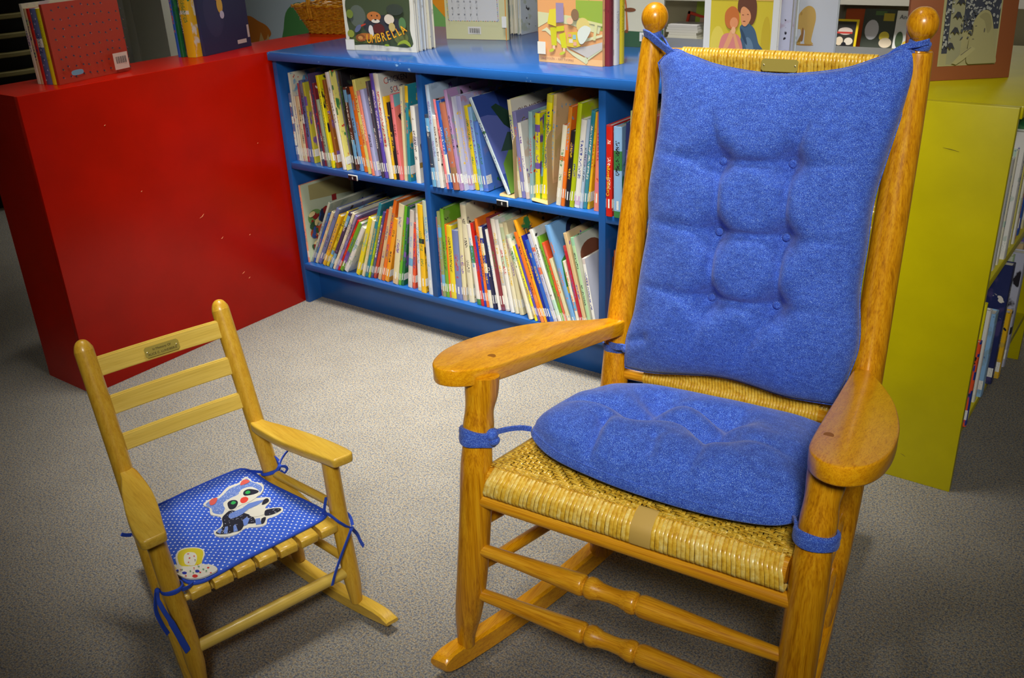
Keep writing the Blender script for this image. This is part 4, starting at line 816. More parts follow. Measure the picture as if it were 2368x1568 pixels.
r, o = mag(1.13, .19, .20, W_, 'white magazine with a painted figure, third from the left', [(W_, rect(0, 0, 1, 1)), ((216, 150, 140), ell(.5, .42, .16, .2)), ((206, 60, 60), ell(.5, .56, .1, .06)), ((226, 190, 60), ell(.45, .22, .2, .08)), ((70, 90, 60), ell(.15, .3, .1, .2)), ((40, 60, 90), ell(.85, .3, .08, .2))], y=3.06)
lettering('title', 'Ancient India', .030, flat((50, 50, 60), .5), o, Matrix.Translation((.095, -.003, .160)) @ FACE_FRONT)
ps = thing('paper_stack', 'stack of white papers in the left part of the far display', 'papers', (-.13, 3.02, .5155))
for k in range(7):
    bm = bmesh.new(); j = .006*((k*5) % 4); box(bm, j, .20-j*.5, 0, .15, .014*k, .014*k+.0135); obj('paper_bundle', bm, flat((206-k*3, 204-k*3, 184), .8, 'paper_%d' % k), ps)
tn = thing('red_tray', 'red-rimmed tray propped up behind the white papers', 'tray', (-.09, 3.17, .575))
bm = bmesh.new(); box(bm, 0, .26, 0, .012, 0, .012); box(bm, 0, .26, 0, .012, .085, .10); box(bm, 0, .014, 0, .012, 0, .1); box(bm, .246, .26, 0, .012, 0, .1); o = obj('rim', bm, flat((206, 60, 30), .5), tn, smooth=False); o.rotation_euler = (0, R(14), 0)
bm = bmesh.new(); box(bm, .014, .246, .012, .016, 0, .1); o = obj('tray_floor', bm, flat((120, 100, 90), .6), tn); o.rotation_euler = (0, R(14), 0)
mag(-.02, .15, .215, (150, 170, 50), 'green and pink magazine behind the white papers in the far display', [((150, 170, 50), rect(0, 0, 1, 1)), ((176, 70, 100), ell(.65, .8, .25, .14)), ((190, 160, 140), rect(.2, .3, .9, .62))], y=3.15)


# ================================================================ large rocking chair
# local frame: +y is the way the chair faces, z up, +x its right arm (image left)
CH = thing('rocking_chair', 'large honey-oak rocking chair with woven cane seat and ball finials', 'chair', (1.9, -.7756, 0), R(184.45))
for s in (1, -1):
    # back posts
    if s > 0: P_ = [(.217, -.067, .046, .019), (.226, -.10, .16, .024), (.235, -.155, .32, .0265), (.240, -.203, .49, .0275), (.238, -.243, .65, .0278), (.237, -.273, .78, .0272), (.236, -.300, .92, .0235), (.234, -.318, 1.03, .0200), (.233, -.3205, 1.044, .0185)]
    else: P_ = [(-.237, -.067, .046, .019), (-.243, -.10, .16, .024), (-.243, -.150, .32, .0265), (-.240, -.198, .49, .0275), (-.237, -.233, .65, .0278), (-.236, -.258, .78, .0275), (-.236, -.286, .92, .0255), (-.236, -.300, 1.03, .0235), (-.236, -.3015, 1.046, .0215)]
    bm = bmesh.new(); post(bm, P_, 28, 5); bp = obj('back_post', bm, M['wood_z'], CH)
    top = Vector(P_[-1][:3]); ax = (Vector(P_[-1][:3])-Vector(P_[-3][:3])).normalized()
    prof = [(-.004, .014), (.004, .012), (.010, .0105), (.016, .0120), (.022, .0170), (.030, .0222), (.038, .0245), (.047, .0243), (.055, .0215), (.062, .0165), (.067, .0095), (.0685, .003)]
    bm = bmesh.new(); sp = spline([(a, b_) for a, b_ in prof], 3)
    tube(bm, [top+ax*a for a, b_ in sp], [max(.0006, b_) for a, b_ in sp], 28); obj('finial', bm, M['wood_z'], bp)
    # front posts
    if s > 0: P_ = [(.311, .290, .050, .0155), (.310, .289, .075, .0175), (.302, .287, .13, .0245), (.290, .284, .22, .0275), (.281, .276, .34, .0278), (.277, .270, .43, .0272), (.277, .262, .475, .0250), (.277, .256, .505, .0262), (.277, .250, .535, .0240), (.276, .243, .562, .0278), (.276, .238, .592, .0288)]
    else: P_ = [(-.277, .290, .050, .0155), (-.277, .289, .075, .0175), (-.278, .287, .13, .0245), (-.278, .284, .22, .0275), (-.279, .276, .34, .0278), (-.280, .270, .43, .0268), (-.280, .262, .475, .0248), (-.280, .256, .505, .0258), (-.280, .250, .535, .0238), (-.281, .243, .562, .0262), (-.281, .238, .592, .0268)]
    bm = bmesh.new(); post(bm, P_, 28, 5); obj('front_post', bm, M['wood_z'], CH)
    # armrests
    if s > 0: out = [(.222, -.192), (.232, -.10), (.240, .0), (.249, .12), (.257, .21), (.270, .262), (.292, .292), (.318, .300), (.340, .285), (.358, .252), (.374, .20), (.380, .13), (.372, .04), (.352, -.04), (.315, -.105), (.280, -.150), (.250, -.205), (.236, -.212)]
    else: out = [(-.222, -.192), (-.227, -.10), (-.234, .0), (-.242, .12), (-.249, .21), (-.257, .255), (-.277, .285), (-.305, .293), (-.331, .273), (-.345, .235), (-.350, .185), (-.347, .12), (-.338, .06), (-.318, -.02), (-.292, -.09), (-.264, -.150), (-.240, -.205), (-.228, -.212)]
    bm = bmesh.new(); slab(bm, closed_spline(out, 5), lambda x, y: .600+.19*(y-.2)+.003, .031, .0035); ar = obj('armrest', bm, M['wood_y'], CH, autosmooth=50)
    bm = bmesh.new(); c_ = (.290*s if s > 0 else -.266, .187); tube(bm, [(c_[0], c_[1], .598), (c_[0], c_[1], .6012)], [.0075, .0072], 14); obj('peg', bm, flat((150, 92, 16), .4, 'dark_peg'), ar)
    # rockers
    x_of = (lambda y: .235+.232*(y+.067)) if s > 0 else (lambda y: -.243-.10*(y+.067))
    bm = bmesh.new(); rings = []
    ys = [.350, .347, .340, .328, .312]+[.29-.04*k for k in range(19)]+[-.45]
    for i, y in enumerate(ys):
        zb = (y-.12)**2/(2*1.55); hgt = .046; wd_ = .0175
        if i == 0: hgt, zb = .016, zb+.014
        elif i == 1: hgt, zb = .026, zb+.008
        elif i == 2: hgt, zb = .036, zb+.003
        elif i == 3: hgt, zb = .043, zb+.001
        if i == len(ys)-1: hgt = .02; zb += .01
        x = x_of(y); bv = min(.005, hgt*.25)
        prof = [(-wd_+bv, 0), (wd_-bv, 0), (wd_, bv), (wd_, hgt-bv), (wd_-bv, hgt), (-wd_+bv, hgt), (-wd_, hgt-bv), (-wd_, bv)]
        rings.append([bm.verts.new((x+a, y, zb+b_+.0005)) for a, b_ in prof])
    for A, B in zip(rings, rings[1:]):
        for k in range(8): bm.faces.new((A[k], A[(k+1) % 8], B[(k+1) % 8], B[k]))
    bm.faces.new(rings[0][::-1]); bm.faces.new(rings[-1]); bmesh.ops.recalc_face_normals(bm, faces=bm.faces)
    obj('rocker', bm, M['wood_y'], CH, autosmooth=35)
    # side stretchers and side seat rail
    fx, bx = (.288, .236) if s > 0 else (-.275, -.242)
    for z1, z2 in ((.312, .268), (.222, .160)):
        bm = bmesh.new(); post(bm, [(fx, .283, z1, .0075), (fx-(fx-bx)*.2, .20, z1-(z1-z2)*.2, .011), (fx-(fx-bx)*.7, -.01, z1-(z1-z2)*.7, .0115), (bx, -.115, z2, .008)], 16); obj('side_stretcher', bm, M['wood_y'], CH)
    bm = bmesh.new(); tube(bm, [(.262*s, .262, .372), (.236*s, -.15, .350)], .0115, 16); obj('side_rail', bm, M['wood_y'], CH)
bm = bmesh.new(); tube(bm, [(.262, .281, .3795), (-.266, .281, .3765)], .0122, 20); obj('front_rail', bm, M['wood_x'], CH)
bm = bmesh.new(); tube(bm, [(.235, -.155, .34), (-.24, -.15, .34)], .0115, 16); obj('rear_rail', bm, M['wood_x'], CH)
def turned(z, xa, xb, name='front_stretcher'):
    c = .018; bm = bmesh.new()
    prof = [(xa, .0095), (xa-.02, .0110), (.20, .0125), (.13, .0155), (.078, .0182), (.070, .0186), (.0665, .0165), (.066, .0135), (.0635, .0135), (.062, .0165), (.057, .0188), (.049, .0186), (.044, .0165), (.041, .0162), (.036, .0142), (.018, .0132), (.0, .0142), (-.005, .0160), (-.009, .0164), (-.014, .0186), (-.022, .0186), (-.0265, .0165), (-.0275, .0135), (-.030, .0135), (-.0305, .0165), (-.036, .0186), (-.045, .0186), (-.10, .0165), (-.17, .0130), (xb+.02, .0108), (xb, .0095)]
    tube(bm, [(a, .285, z) for a, r_ in prof], [r_ for a, r_ in prof], 24); return obj(name, bm, M['wood_x'], CH, autosmooth=50)
turned(.277, .290, -.272); turned(.177, .298, -.272)
bm = bmesh.new(); tube(bm, [(.228, -.115, .22), (-.24, -.11, .22)], .0115, 16); obj('rear_stretcher', bm, M['wood_x'], CH)

# ---- woven cane
def weave(name, P00, P10, P01, P11, nrm, nu, nv, parent, m, amp=.0016, zig=13, wfac=.78, skip=None):
    # strands across (u) and along (v) of a four-cornered panel, woven two over two under in herringbone
    P00, P10, P01, P11, nrm = map(Vector, (P00, P10, P01, P11, nrm)); nrm.normalize()
    pt = lambda u, v: (P00*(1-u)+P10*u)*(1-v)+(P01*(1-u)+P11*u)*v
    def over(i, j):
        s = 1 if (i//zig) % 2 == 0 else -1
        return ((j + s*(i % zig)) % 4) < 2
    rn = random.Random(12); bm = bmesh.new()
    def strand(fix, n, across):
        N = nv if across else nu; W_ = 1.0/(nu if across else nv)*wfac*.5*(1+rn.uniform(-.06, .04)); prev = None
        for k in range(N):
            c = (k+.5)/N; i, j = (fix, k) if across else (k, fix)
            up = over(i, j) if across else not over(i, j)
            jit = rn.uniform(-.12, .12)/n
            a0 = (fix+.5)/n+jit; h = amp if up else -amp
            q = []
            for tt in (c-.30/N, c+.30/N):
                u, v = (a0, tt) if across else (tt, a0)
                du, dv = (W_, 0) if across else (0, W_)
                q.append([bm.verts.new(pt(u-du, v-dv)+nrm*(h-.0003)), bm.verts.new(pt(u, v)+nrm*(h+.0004)), bm.verts.new(pt(u+du, v+dv)+nrm*(h-.0003))])
            if skip and skip(i, j): prev = None; continue
            A, B = q
            if prev: 
                for e in (0, 1): bm.faces.new((prev[e], prev[e+1], A[e+1], A[e]))
            for e in (0, 1): bm.faces.new((A[e], A[e+1], B[e+1], B[e]))
            prev = B
    for i in range(nu): strand(i, nu, True)
    for j in range(nv): strand(j, nv, False)
    bmesh.ops.delete(bm, geom=[v for v in bm.verts if not v.link_faces], context='VERTS')
    return obj(name, bm, m, parent, kind='stuff', autosmooth=80)
SEATZ = .4405
hole = lambda i, j: 31 <= i <= 35 and j > 62
weave('woven_seat', (.205, -.150, SEATZ-.031), (-.205, -.150, SEATZ-.031), (.252, .268, SEATZ+.001), (-.252, .268, SEATZ+.001), (0, 0, 1), 72, 66, CH, M['cane'], skip=lambda i, j: 38 <= i <= 42 and j > 62)
bm = bmesh.new(); slab(bm, [(-.245, .255), (.245, .255), (.2, -.14), (-.2, -.14)], lambda x, y: SEATZ-.007-.0765*(.268-y), .010, .001); obj('seat_gap_shade', bm, flat((70, 44, 12), .8, 'cane_gap_shade'), CH)  # dark sheet set under the cane so the slits between strands look shaded
# strands wrapped over the front rail
bm = bmesh.new(); bm2 = bmesh.new(); rn = random.Random(4); NWR = 72
def wrap_path(x, lift):
    xs = x*.965
    return [(xs, .255, SEATZ+lift+.0012), (xs, .2700, SEATZ-.0028+lift), (xs+(x-xs)*.2, .2825, SEATZ-.0110+lift*.5), (xs+(x-xs)*.35, .2868+lift, .4255), (xs+(x-xs)*.7, .2893+lift, .4175), (x, .2925+lift, .4035), (x, .2915+lift, .3975), (x, .286, .3945), (x, .270, .3942)]
for i in range(NWR):
    x = .252-.504*(i+.5)/NWR
    if 38 <= i <= 42: continue
    lf = rn.uniform(-.0004, .0006); ribbon(bm if rn.random() < .55 else bm2, wrap_path(x+rn.uniform(-.0003, .0003), lf), .0066*rn.uniform(.94, 1.02), .0016, side=(1, 0, 0))
obj('front_wrapping', bm, M['cane_pale'], CH, kind='stuff', autosmooth=60); obj('front_wrapping', bm2, M['cane'], CH, kind='stuff', autosmooth=60)
bm = bmesh.new(); tube(bm, [(.25, .2665, .4175), (-.25, .2665, .4175)], .0195, 16); obj('seat_front_rail', bm, M['wood_x'], CH)
bm = bmesh.new(); x_ = .252-.504*(40.5)/NWR; ribbon(bm, wrap_path(x_, .0006), .0345, .0016, side=(1, 0, 0)); obj('patch', bm, flat((196, 160, 78), .6, 'tan_repair_tape'), CH, label='plain tan patch where the cane wrapping is missing')
for s in (1, -1):
    bm = bmesh.new(); tube(bm, [(.250*s, .262, .419), (.207*s, -.155, .388)], .0185, 12); obj('seat_side_rail', bm, M['wood_y'], CH)
    bm = bmesh.new()
    for k in range(62):
        y = .255-.40*(k+.5)/62; xc = .207+(.250-.207)*(y+.155)/.417
        dz = .0765*(.268-y); pth = [((xc-.018)*s, y, SEATZ+.0004-dz)]+[((xc+.0195*math.cos(R(a)))*s, y, .4195-dz+.0205*math.sin(R(a))) for a in (70, 40, 10, -20, -60)]
        ribbon(bm, pth, .0056, .0012, side=(0, 1, 0))
    obj('side_wrapping', bm, M['cane'], CH, kind='stuff', autosmooth=60)
# back panel of cane between the posts
def bk_y(z): return -.192-.235*(z-.45)
weave('woven_back', (.205, bk_y(.42), .42), (-.205, bk_y(.42), .42), (.205, bk_y(1.02), 1.02), (-.205, bk_y(1.02), 1.02), (0, 1, .235), 56, 70, CH, M['cane'])
for z, nm, ml in ((1.020, 'top_rail', M['cane']), (.418, 'lower_back_rail', M['cane'])):
    y = bk_y(z); bm = bmesh.new(); tube(bm, [(.215, y, z), (.1, y-.004, z+.001), (-.1, y-.004, z+.001), (-.215, y, z)], .0125, 14); obj(nm, bm, M['wood_x'], CH)
    bm = bmesh.new()
    for k in range(58):
        x = .175-.345*(k+.5)/58; yy = y-.003; seg = [(x+rn.uniform(-.0005, .0005), yy+.0145*math.cos(R(a)), z+.0145*math.sin(R(a))) for a in (-60, -30, 0, 30, 60, 90, 120)]
        seg[0] = (x, yy+.0125, z-.045) if z > 1 else (x, yy+.0065, z-.014)
        if z < 1: seg = [(x, yy+.004, z+.052), (x, yy+.012, z+.03)]+[(x, yy+.0145*math.cos(R(a)), z+.0145*math.sin(R(a))) for a in (60, 30, 0, -30, -60, -90)]
        ribbon(bm, seg, .0054, .0012, side=(1, 0, 0))
    obj('rail_wrapping', bm, ml, CH, kind='stuff', autosmooth=60)
def plaque(parent, c, w_, h_, nrm_tilt, lines, rotz=PI, label='small brass plaque'):
    # faces local +y, tilted back by nrm_tilt
    e = Matrix.Translation(c) @ Matrix.Rotation(rotz, 4, 'Z') @ Matrix.Rotation(nrm_tilt, 4, 'X')
    bm = bmesh.new(); k = h_*.16
    o = [(-w_/2, -h_/2+k), (-w_/2+k, -h_/2), (w_/2-k, -h_/2), (w_/2, -h_/2+k), (w_/2, h_/2-k), (w_/2-k, h_/2), (-w_/2+k, h_/2), (-w_/2, h_/2-k)]
    A = [bm.verts.new((a, 0, b_)) for a, b_ in o]; B = [bm.verts.new((a, -.0012, b_)) for a, b_ in o]
    for i in range(8): bm.faces.new((A[i], A[(i+1) % 8], B[(i+1) % 8], B[i]))
    bm.faces.new(A); bm.faces.new(B); bmesh.ops.recalc_face_normals(bm, faces=bm.faces)
    p = obj('plaque', bm, M['brass'], parent, smooth=False, label=label); p.matrix_local = e
    for s_ in (1, -1):
        bm = bmesh.new(); ball(bm, (s_*(w_/2-h_*.22), -.0014, 0), (.0018, .0010, .0018), 10, 6); obj('screw', bm, M['screw'], p)
    for s_, sz, z_ in lines: lettering('engraving', s_, sz, flat((74, 60, 26), .5), p, Matrix.Translation((0, -.0014, z_)) @ FACE_FRONT)
    return p
plaque(CH, (-.012, bk_y(1.013)+.0155, 1.013), .064, .021, R(-8), [], label='blank-looking brass plaque with two screws')

# ================================================================ denim cushions
def cushion_mesh(bnd, nu, nv, place, T, tufts, creases, seam_low=.35, power=3.0, dimple=.85, dsig=.028, csig=.012, sag=0.0):
    # bnd = (bottom, right, top, left) polylines in panel coordinates; place(a, b, h) puts a point with height h above the panel
    def res(pl, n):
        s = spline(pl, 10); P = [Vector(p) for p in s]; ls = [0]
        for a, b_ in zip(P, P[1:]): ls.append(ls[-1]+(b_-a).length)
        out = []; j = 0
        for k in range(n+1):
            q = ls[-1]*k/n
            while j < len(P)-2 and ls[j+1] < q: j += 1
            f = (q-ls[j])/max(1e-9, ls[j+1]-ls[j]); out.append(P[j].lerp(P[j+1], min(1, f)))
        return out
    B, Rr, Tp, L = (res(bnd[0], nu), res(bnd[1], nv), res(bnd[2], nu), res(bnd[3], nv))
    def S(i, j):
        u, v = i/nu, j/nv
        return (B[i]*(1-v)+Tp[i]*v)+(L[j]*(1-u)+Rr[j]*u)-((B[0]*(1-u)+B[nu]*u)*(1-v)+(Tp[0]*(1-u)+Tp[nu]*u)*v)
    def segd(p, a, b_):
        ab = b_-a; t = max(0, min(1, (p-a).dot(ab)/max(1e-9, ab.length_squared))); return (p-(a+ab*t)).length, t
    TF = [Vector(t) for t in tufts]; ts = {tuple(t) for t in tufts}; CR = [((Vector(b_), Vector(a)) if (tuple(b_) in ts and tuple(a) not in ts) else (Vector(a), Vector(b_)))+(k*1.15, (tuple(a) in ts) != (tuple(b_) in ts)) for a, b_, k in creases]
    bm = bmesh.new(); top = {}; bot = {}; cen = sum((Vector(q) for q in B+Tp), Vector((0, 0)))/(len(B)+len(Tp))
    # the rim rows are bunched toward the edge so the pillow closes round
    warp = lambda k, n: (0.5-0.5*math.cos(PI*k/n))*.35+.65*k/n
    for j in range(nv+1):
        for i in range(nu+1):
            u, v = i/nu, j/nv; p = S(i, j)
            e = (1-abs(2*u-1)**power)*(1-abs(2*v-1)**power); e = max(0, e)**.5
            h = T*e
            k = 1.0
            for t in TF: k *= 1-dimple*math.exp(-((p-t).length/dsig)**2)*.92
            for a, b_, w_, tp in CR:
                dd, tt = segd(p, a, b_); k *= 1-w_*(max(0, 1-tt)**.8 if tp else 1)*math.exp(-(dd/csig)**1.5)
            hh = h*k + .0025*math.sin(61*p.x+17*p.y)*e*math.sin(43*p.y)
            edge = i in (0, nu) or j in (0, nv)
            top[i, j] = bm.verts.new(place(p.x, p.y, 0 if edge else hh))
            o_ = (p-cen).normalized()*(sag*4*e*(1-e)) if e < .999 else Vector((0, 0))
            bot[i, j] = top[i, j] if edge else bm.verts.new(place(p.x+o_.x, p.y+o_.y, -T*seam_low*e))
    for j in range(nv):
        for i in range(nu):
            bm.faces.new((top[i, j], top[i+1, j], top[i+1, j+1], top[i, j+1]))
            bm.faces.new((bot[i, j], bot[i, j+1], bot[i+1, j+1], bot[i+1, j]))
    bmesh.ops.recalc_face_normals(bm, faces=bm.faces)
    border = [top[i, 0].co.copy() for i in range(nu+1)]+[top[nu, j].co.copy() for j in range(1, nv+1)]+[top[i, nv].co.copy() for i in range(nu-1, -1, -1)]+[top[0, j].co.copy() for j in range(nv-1, 0, -1)]
    return bm, border
CHM = Matrix.Translation((1.9, -.7756, 0)) @ Matrix.Rotation(R(184.45), 4, 'Z')
def on_chair(o): o.location = (1.9, -.7756, 0); o.rotation_euler = (0, 0, R(184.45)); return o
# back cushion: panel coordinates (x, z)
BCU = on_chair(thing('back_cushion', 'blue denim tufted cushion tied to the back of the large rocking chair', 'cushion'))
pl_n = Vector((0, 1, .224)).normalized()
def bplace(x, z, h):
    p = Vector((x, -.166-.224*(z-.5), z)); return p+pl_n*h
left = [(.203, .446), (.207, .50), (.196, .56), (.190, .65), (.185, .72), (.192, .79), (.186, .90), (.190, .97), (.203, 1.012)]      # image left, bottom to top
right = [(-.200, .462), (-.216, .52), (-.224, .578), (-.212, .66), (-.211, .74), (-.209, .81), (-.218, .88), (-.229, .95), (-.240, 1.022)]
bottom = [(.203, .446), (.15, .447), (.08, .458), (.03, .466), (-.015, .468), (-.06, .464), (-.12, .458), (-.200, .462)]
topc = [(.203, 1.012), (.176, 1.036), (.14, 1.027), (.08, 1.012), (-.02, 1.004), (-.12, 1.016), (-.18, 1.037), (-.225, 1.054), (-.240, 1.022)]
TZ = [(.053, .853), (-.070, .860), (.044, .731), (-.077, .737), (.042, .613), (-.078, .619)]
cr = []
for a, b_, k in (((.19, .79), (.044, .731), .0), ((.053, .853), (-.070, .860), .30), ((.044, .731), (-.077, .737), .32), ((.042, .613), (-.078, .619), .34), ((.053, .853), (.044, .731), .30), ((.044, .731), (.042, .613), .34), ((-.070, .860), (-.077, .737), .32), ((-.077, .737), (-.078, .619), .36),
                 ((.190, .74), (.044, .731), .24), ((-.077, .737), (-.209, .745), .18), ((.193, .62), (.042, .613), .22), ((-.078, .619), (-.212, .63), .12), ((.053, .853), (.082, .95), .30), ((-.070, .860), (-.10, .96), .32), ((.042, .613), (.058, .50), .15), ((-.078, .619), (-.020, .49), .30), ((.19, .86), (.053, .853), .18), ((-.070, .860), (-.222, .87), .12), ((.203, .5), (.16, .52), .2)):
    if k: cr.append((a, b_, k))
bm, bd = cushion_mesh((bottom, right, topc, left), 84, 112, bplace, .060, TZ, cr, seam_low=.45, power=3.4, dsig=.026, csig=.0085)
obj('cushion_body', bm, M['denim'], BCU, autosmooth=180)
bm = bmesh.new(); tube(bm, [b_ for b_ in bd], .0013, 6, False, closed=True); obj('seam', bm, M['denim'], BCU)
for (x, z) in TZ:
    bm = bmesh.new(); c_ = bplace(x, z, .012); ball(bm, c_, (.0072, .0050, .0072), 14, 10); obj('button', bm, M['denim'], BCU)
def strap(name, parent, path, w_, t_=.0022, side=None, mat=None):
    bm = bmesh.new(); ribbon(bm, spline(path, 6), w_, t_, side); return obj(name, bm, mat or M['denim'], parent)
TL = Vector((.233, -.322, 1.055)); TR = Vector((-.236, -.303, 1.057))
bm = bmesh.new(); ring(bm, TL, (.05, .15, 1), .0125, .013, .004, wob=.1); obj('tie_loop', bm, M['denim'], BCU)
bm = bmesh.new(); ring(bm, TR, (-.25, .15, 1), .0140, .012, .004, wob=.1); obj('tie_loop', bm, M['denim'], BCU)
strap('tie', BCU, [(.243, -.306, 1.060), (.228, -.294, 1.058), (.205, -.288, 1.045), (.186, -.280, 1.036), (.172, -.278, 1.028)], .0150, .0035, side=(.4, 0, 1))
strap('tie', BCU, [(.225, -.336, 1.055), (.205, -.315, 1.046), (.188, -.298, 1.034), (.174, -.285, 1.026)], .009, .003, side=(.4, 0, 1))
strap('tie', BCU, [(-.252, -.290, 1.064), (-.238, -.282, 1.060), (-.220, -.284, 1.056), (-.205, -.286, 1.048), (-.192, -.284, 1.037)], .0095, .0035, side=(-.5, 0, 1))
# lower left tie round the back post
bm = bmesh.new(); ring(bm, (.240, -.198, .474), (0, .25, 1), .0276, .019, .004, wob=.18); obj('tie_loop', bm, M['denim'], BCU)
strap('tie', BCU, [(.245, -.170, .480), (.226, -.160, .484), (.212, -.158, .487), (.200, -.160, .486)], .014, .004, side=(0, 0, 1))
bm = bmesh.new(); ball(bm, (.206, -.158, .484), (.007, .006, .008), 12, 8); obj('knot', bm, M['denim'], BCU)

# seat cushion: panel coordinates (x, y)
SCU = on_chair(thing('seat_cushion', 'blue denim tufted cushion lying on the seat of the large rocking chair', 'cushion'))
def splace(x, y, h):
    if h > 0: h *= min(1, max(.42, .42+.58*(y+.10)/.17))
    return Vector((x, y, .4785-.072*(.24-y)*min(1, max(0, (.24-y)/.1))+h-.012*max(0, (y-.17))/.08*.5))
front = [(.214, .186), (.150, .222), (.06, .240), (-.03, .248), (-.12, .249), (-.20, .240), (-.240, .222)]
back = [(.166, -.020), (.14, -.062), (.09, -.084), (.0, -.094), (-.08, -.098), (-.15, -.10), (-.200, -.094)]
lft = [(.214, .186), (.222, .16), (.216, .10), (.196, .04), (.166, -.020)]
rgt = [(-.240, .222), (-.246, .18), (-.240, .10), (-.224, .0), (-.200, -.094)]
ST = [(.055, .02), (-.072, .02), (.056, .088), (-.070, .096)]
scr = [((.055, .02), (.056, .088), .34), ((-.072, .02), (-.070, .096), .34), ((.055, .02), (-.072, .02), .34), ((.056, .088), (-.070, .096), .34), ((.055, .02), (.10, -.06), .2), ((-.072, .02), (-.09, -.08), .15), ((.056, .088), (.20, .12), .20), ((.10, .15), (.085, .235), .30), ((.0, .17), (-.01, .21), .14), ((-.07, .12), (-.078, .24), .12), ((-.070, .096), (-.23, .12), .10)]
bm, bd = cushion_mesh((front, rgt, back, lft), 84, 76, splace, .052, ST, [(a, b_, min(.55, k*1.5)) for a, b_, k in scr], seam_low=.62, power=4.2, dsig=.036, csig=.010, dimple=.98, sag=.014)
obj('cushion_body', bm, M['denim'], SCU, autosmooth=180)
bm = bmesh.new(); tube(bm, bd, .0011, 6, False, closed=True); obj('seam', bm, M['denim'], SCU)
bm = bmesh.new(); ring(bm, (.2768, .259, .487), (0, -.2, 1), .0265, .026, .006, wob=.16); obj('tie_loop', bm, M['denim'], SCU)
bm = bmesh.new(); ring(bm, (.2768, .257, .495), (0, -.28, 1), .0268, .012, .0065, wob=.2); obj('tie_loop', bm, M['denim'], SCU)
bm = bmesh.new()
for c_, r_ in (((.247, .262, .499), (.010, .012, .011)), ((.243, .262, .489), (.009, .011, .008))): ball(bm, c_, r_, 14, 10)
obj('knot', bm, M['denim'], SCU)
strap('tie', SCU, [(.243, .258, .503), (.236, .232, .497), (.226, .206, .489), (.216, .190, .481)], .0090, .005)
strap('tie', SCU, [(.247, .254, .500), (.238, .226, .495), (.228, .204, .487), (.217, .188, .480)], .0050, .004)
bm = bmesh.new(); ring(bm, (-.280, .260, .482), (0, -.18, 1), .0262, .023, .006, wob=.08); obj('tie_loop', bm, M['denim'], SCU)
strap('tie', SCU, [(-.252, .262, .486), (-.248, .250, .488), (-.243, .236, .482), (-.239, .226, .477)], .008, .004)

# ================================================================ small rocking chair
KX, KY, KR = .8599, -1.1508, 255.94
KC = thing('rocking_chair', 'small pale wooden child rocking chair with a slatted back and seat', 'chair', (KX, KY, 0), R(KR))
for s in (1, -1):
    d = 0.0 if s > 0 else -.0015
    bm = bmesh.new(); P_ = [(.142*s, .262, .034, .012), (.141*s, .250, .075, .0158), (.139*s, .213, .19, .0172), (.136*s, .165, .345, .0178), (.135*s, .127, .46, .0180), (.135*s, .0945+d, .556, .0179), (.135*s, .0920+d, .564, .0176), (.135*s, .0900+d, .5705, .0163), (.135*s, .0882+d, .5765, .0140), (.135*s, .0868+d, .5812, .0108), (.135*s, .0858+d, .5842, .0070), (.135*s, .0854+d, .5856, .0025)]
    post(bm, P_, 24, 4); obj('back_post', bm, M['beech_z'], KC, autosmooth=75)
    bm = bmesh.new(); P_ = [(.163*s, .457, .034, .0115), (.163*s, .455, .055, .0135), (.163*s, .451, .085, .0162), (.164*s, .440, .15, .0166), (.167*s, .424, .23, .0168), (.171*s, .408, .345, .0162)]
    post(bm, P_, 24, 4); obj('front_post', bm, M['beech_z'], KC)
    out = [(.119, .182), (.121, .24), (.127, .30), (.140, .365), (.150, .405), (.1565, .434), (.1585, .443), (.163, .448), (.175, .4495), (.188, .450), (.197, .449), (.2015, .4445), (.2030, .436), (.200, .40), (.190, .34), (.172, .265), (.153, .205), (.145, .176), (.130, .172)]
    bm = bmesh.new(); slab(bm, [(a*s, b_) for a, b_ in closed_spline(out, 3)], lambda x, y: .360+.06*(y-.43), .0195, .0035); obj('armrest', bm, M['beech_y'], KC, autosmooth=50)
    # rocker
    bm = bmesh.new(); rings = []; ys = [.548, .543, .530, .51]+[.48-.03*k for k in range(16)]+[.005]
    for i, y in enumerate(ys):
        zb = (y-.36)**2/(2*1.0); hgt = .031; wd_ = .0135
        if i == 0: hgt, zb = .008, zb+.003
        elif i == 1: hgt = .016
        elif i == 2: hgt = .023
        elif i == 3: hgt = .028
        if i == len(ys)-1: hgt = .016; zb += .006
        x = (.1395+.165*(y-.26))*s; bv = min(.004, hgt*.25)
        prof = [(-wd_+bv, 0), (wd_-bv, 0), (wd_, bv), (wd_, hgt-bv), (wd_-bv, hgt), (-wd_+bv, hgt), (-wd_, hgt-bv), (-wd_, bv)]
        rings.append([bm.verts.new((x+a, y, zb+b_+.0005)) for a, b_ in prof])
    for A, B in zip(rings, rings[1:]):
        for k in range(8): bm.faces.new((A[k], A[(k+1) % 8], B[(k+1) % 8], B[k]))
    bm.faces.new(rings[0][::-1]); bm.faces.new(rings[-1]); bmesh.ops.recalc_face_normals(bm, faces=bm.faces)
    obj('rocker', bm, M['beech_y'], KC, autosmooth=35)
    for z1, z2, r_ in ((.243, .229, .0088), (.128, .121, .0085)):
        bm = bmesh.new(); tube(bm, [((.167 if z1 > .2 else .163)*s, .422 if z1 > .2 else .444, z1), (.139*s, .205 if z1 > .2 else .242, z2)], r_, 14); obj('side_stretcher', bm, M['beech_y'], KC)
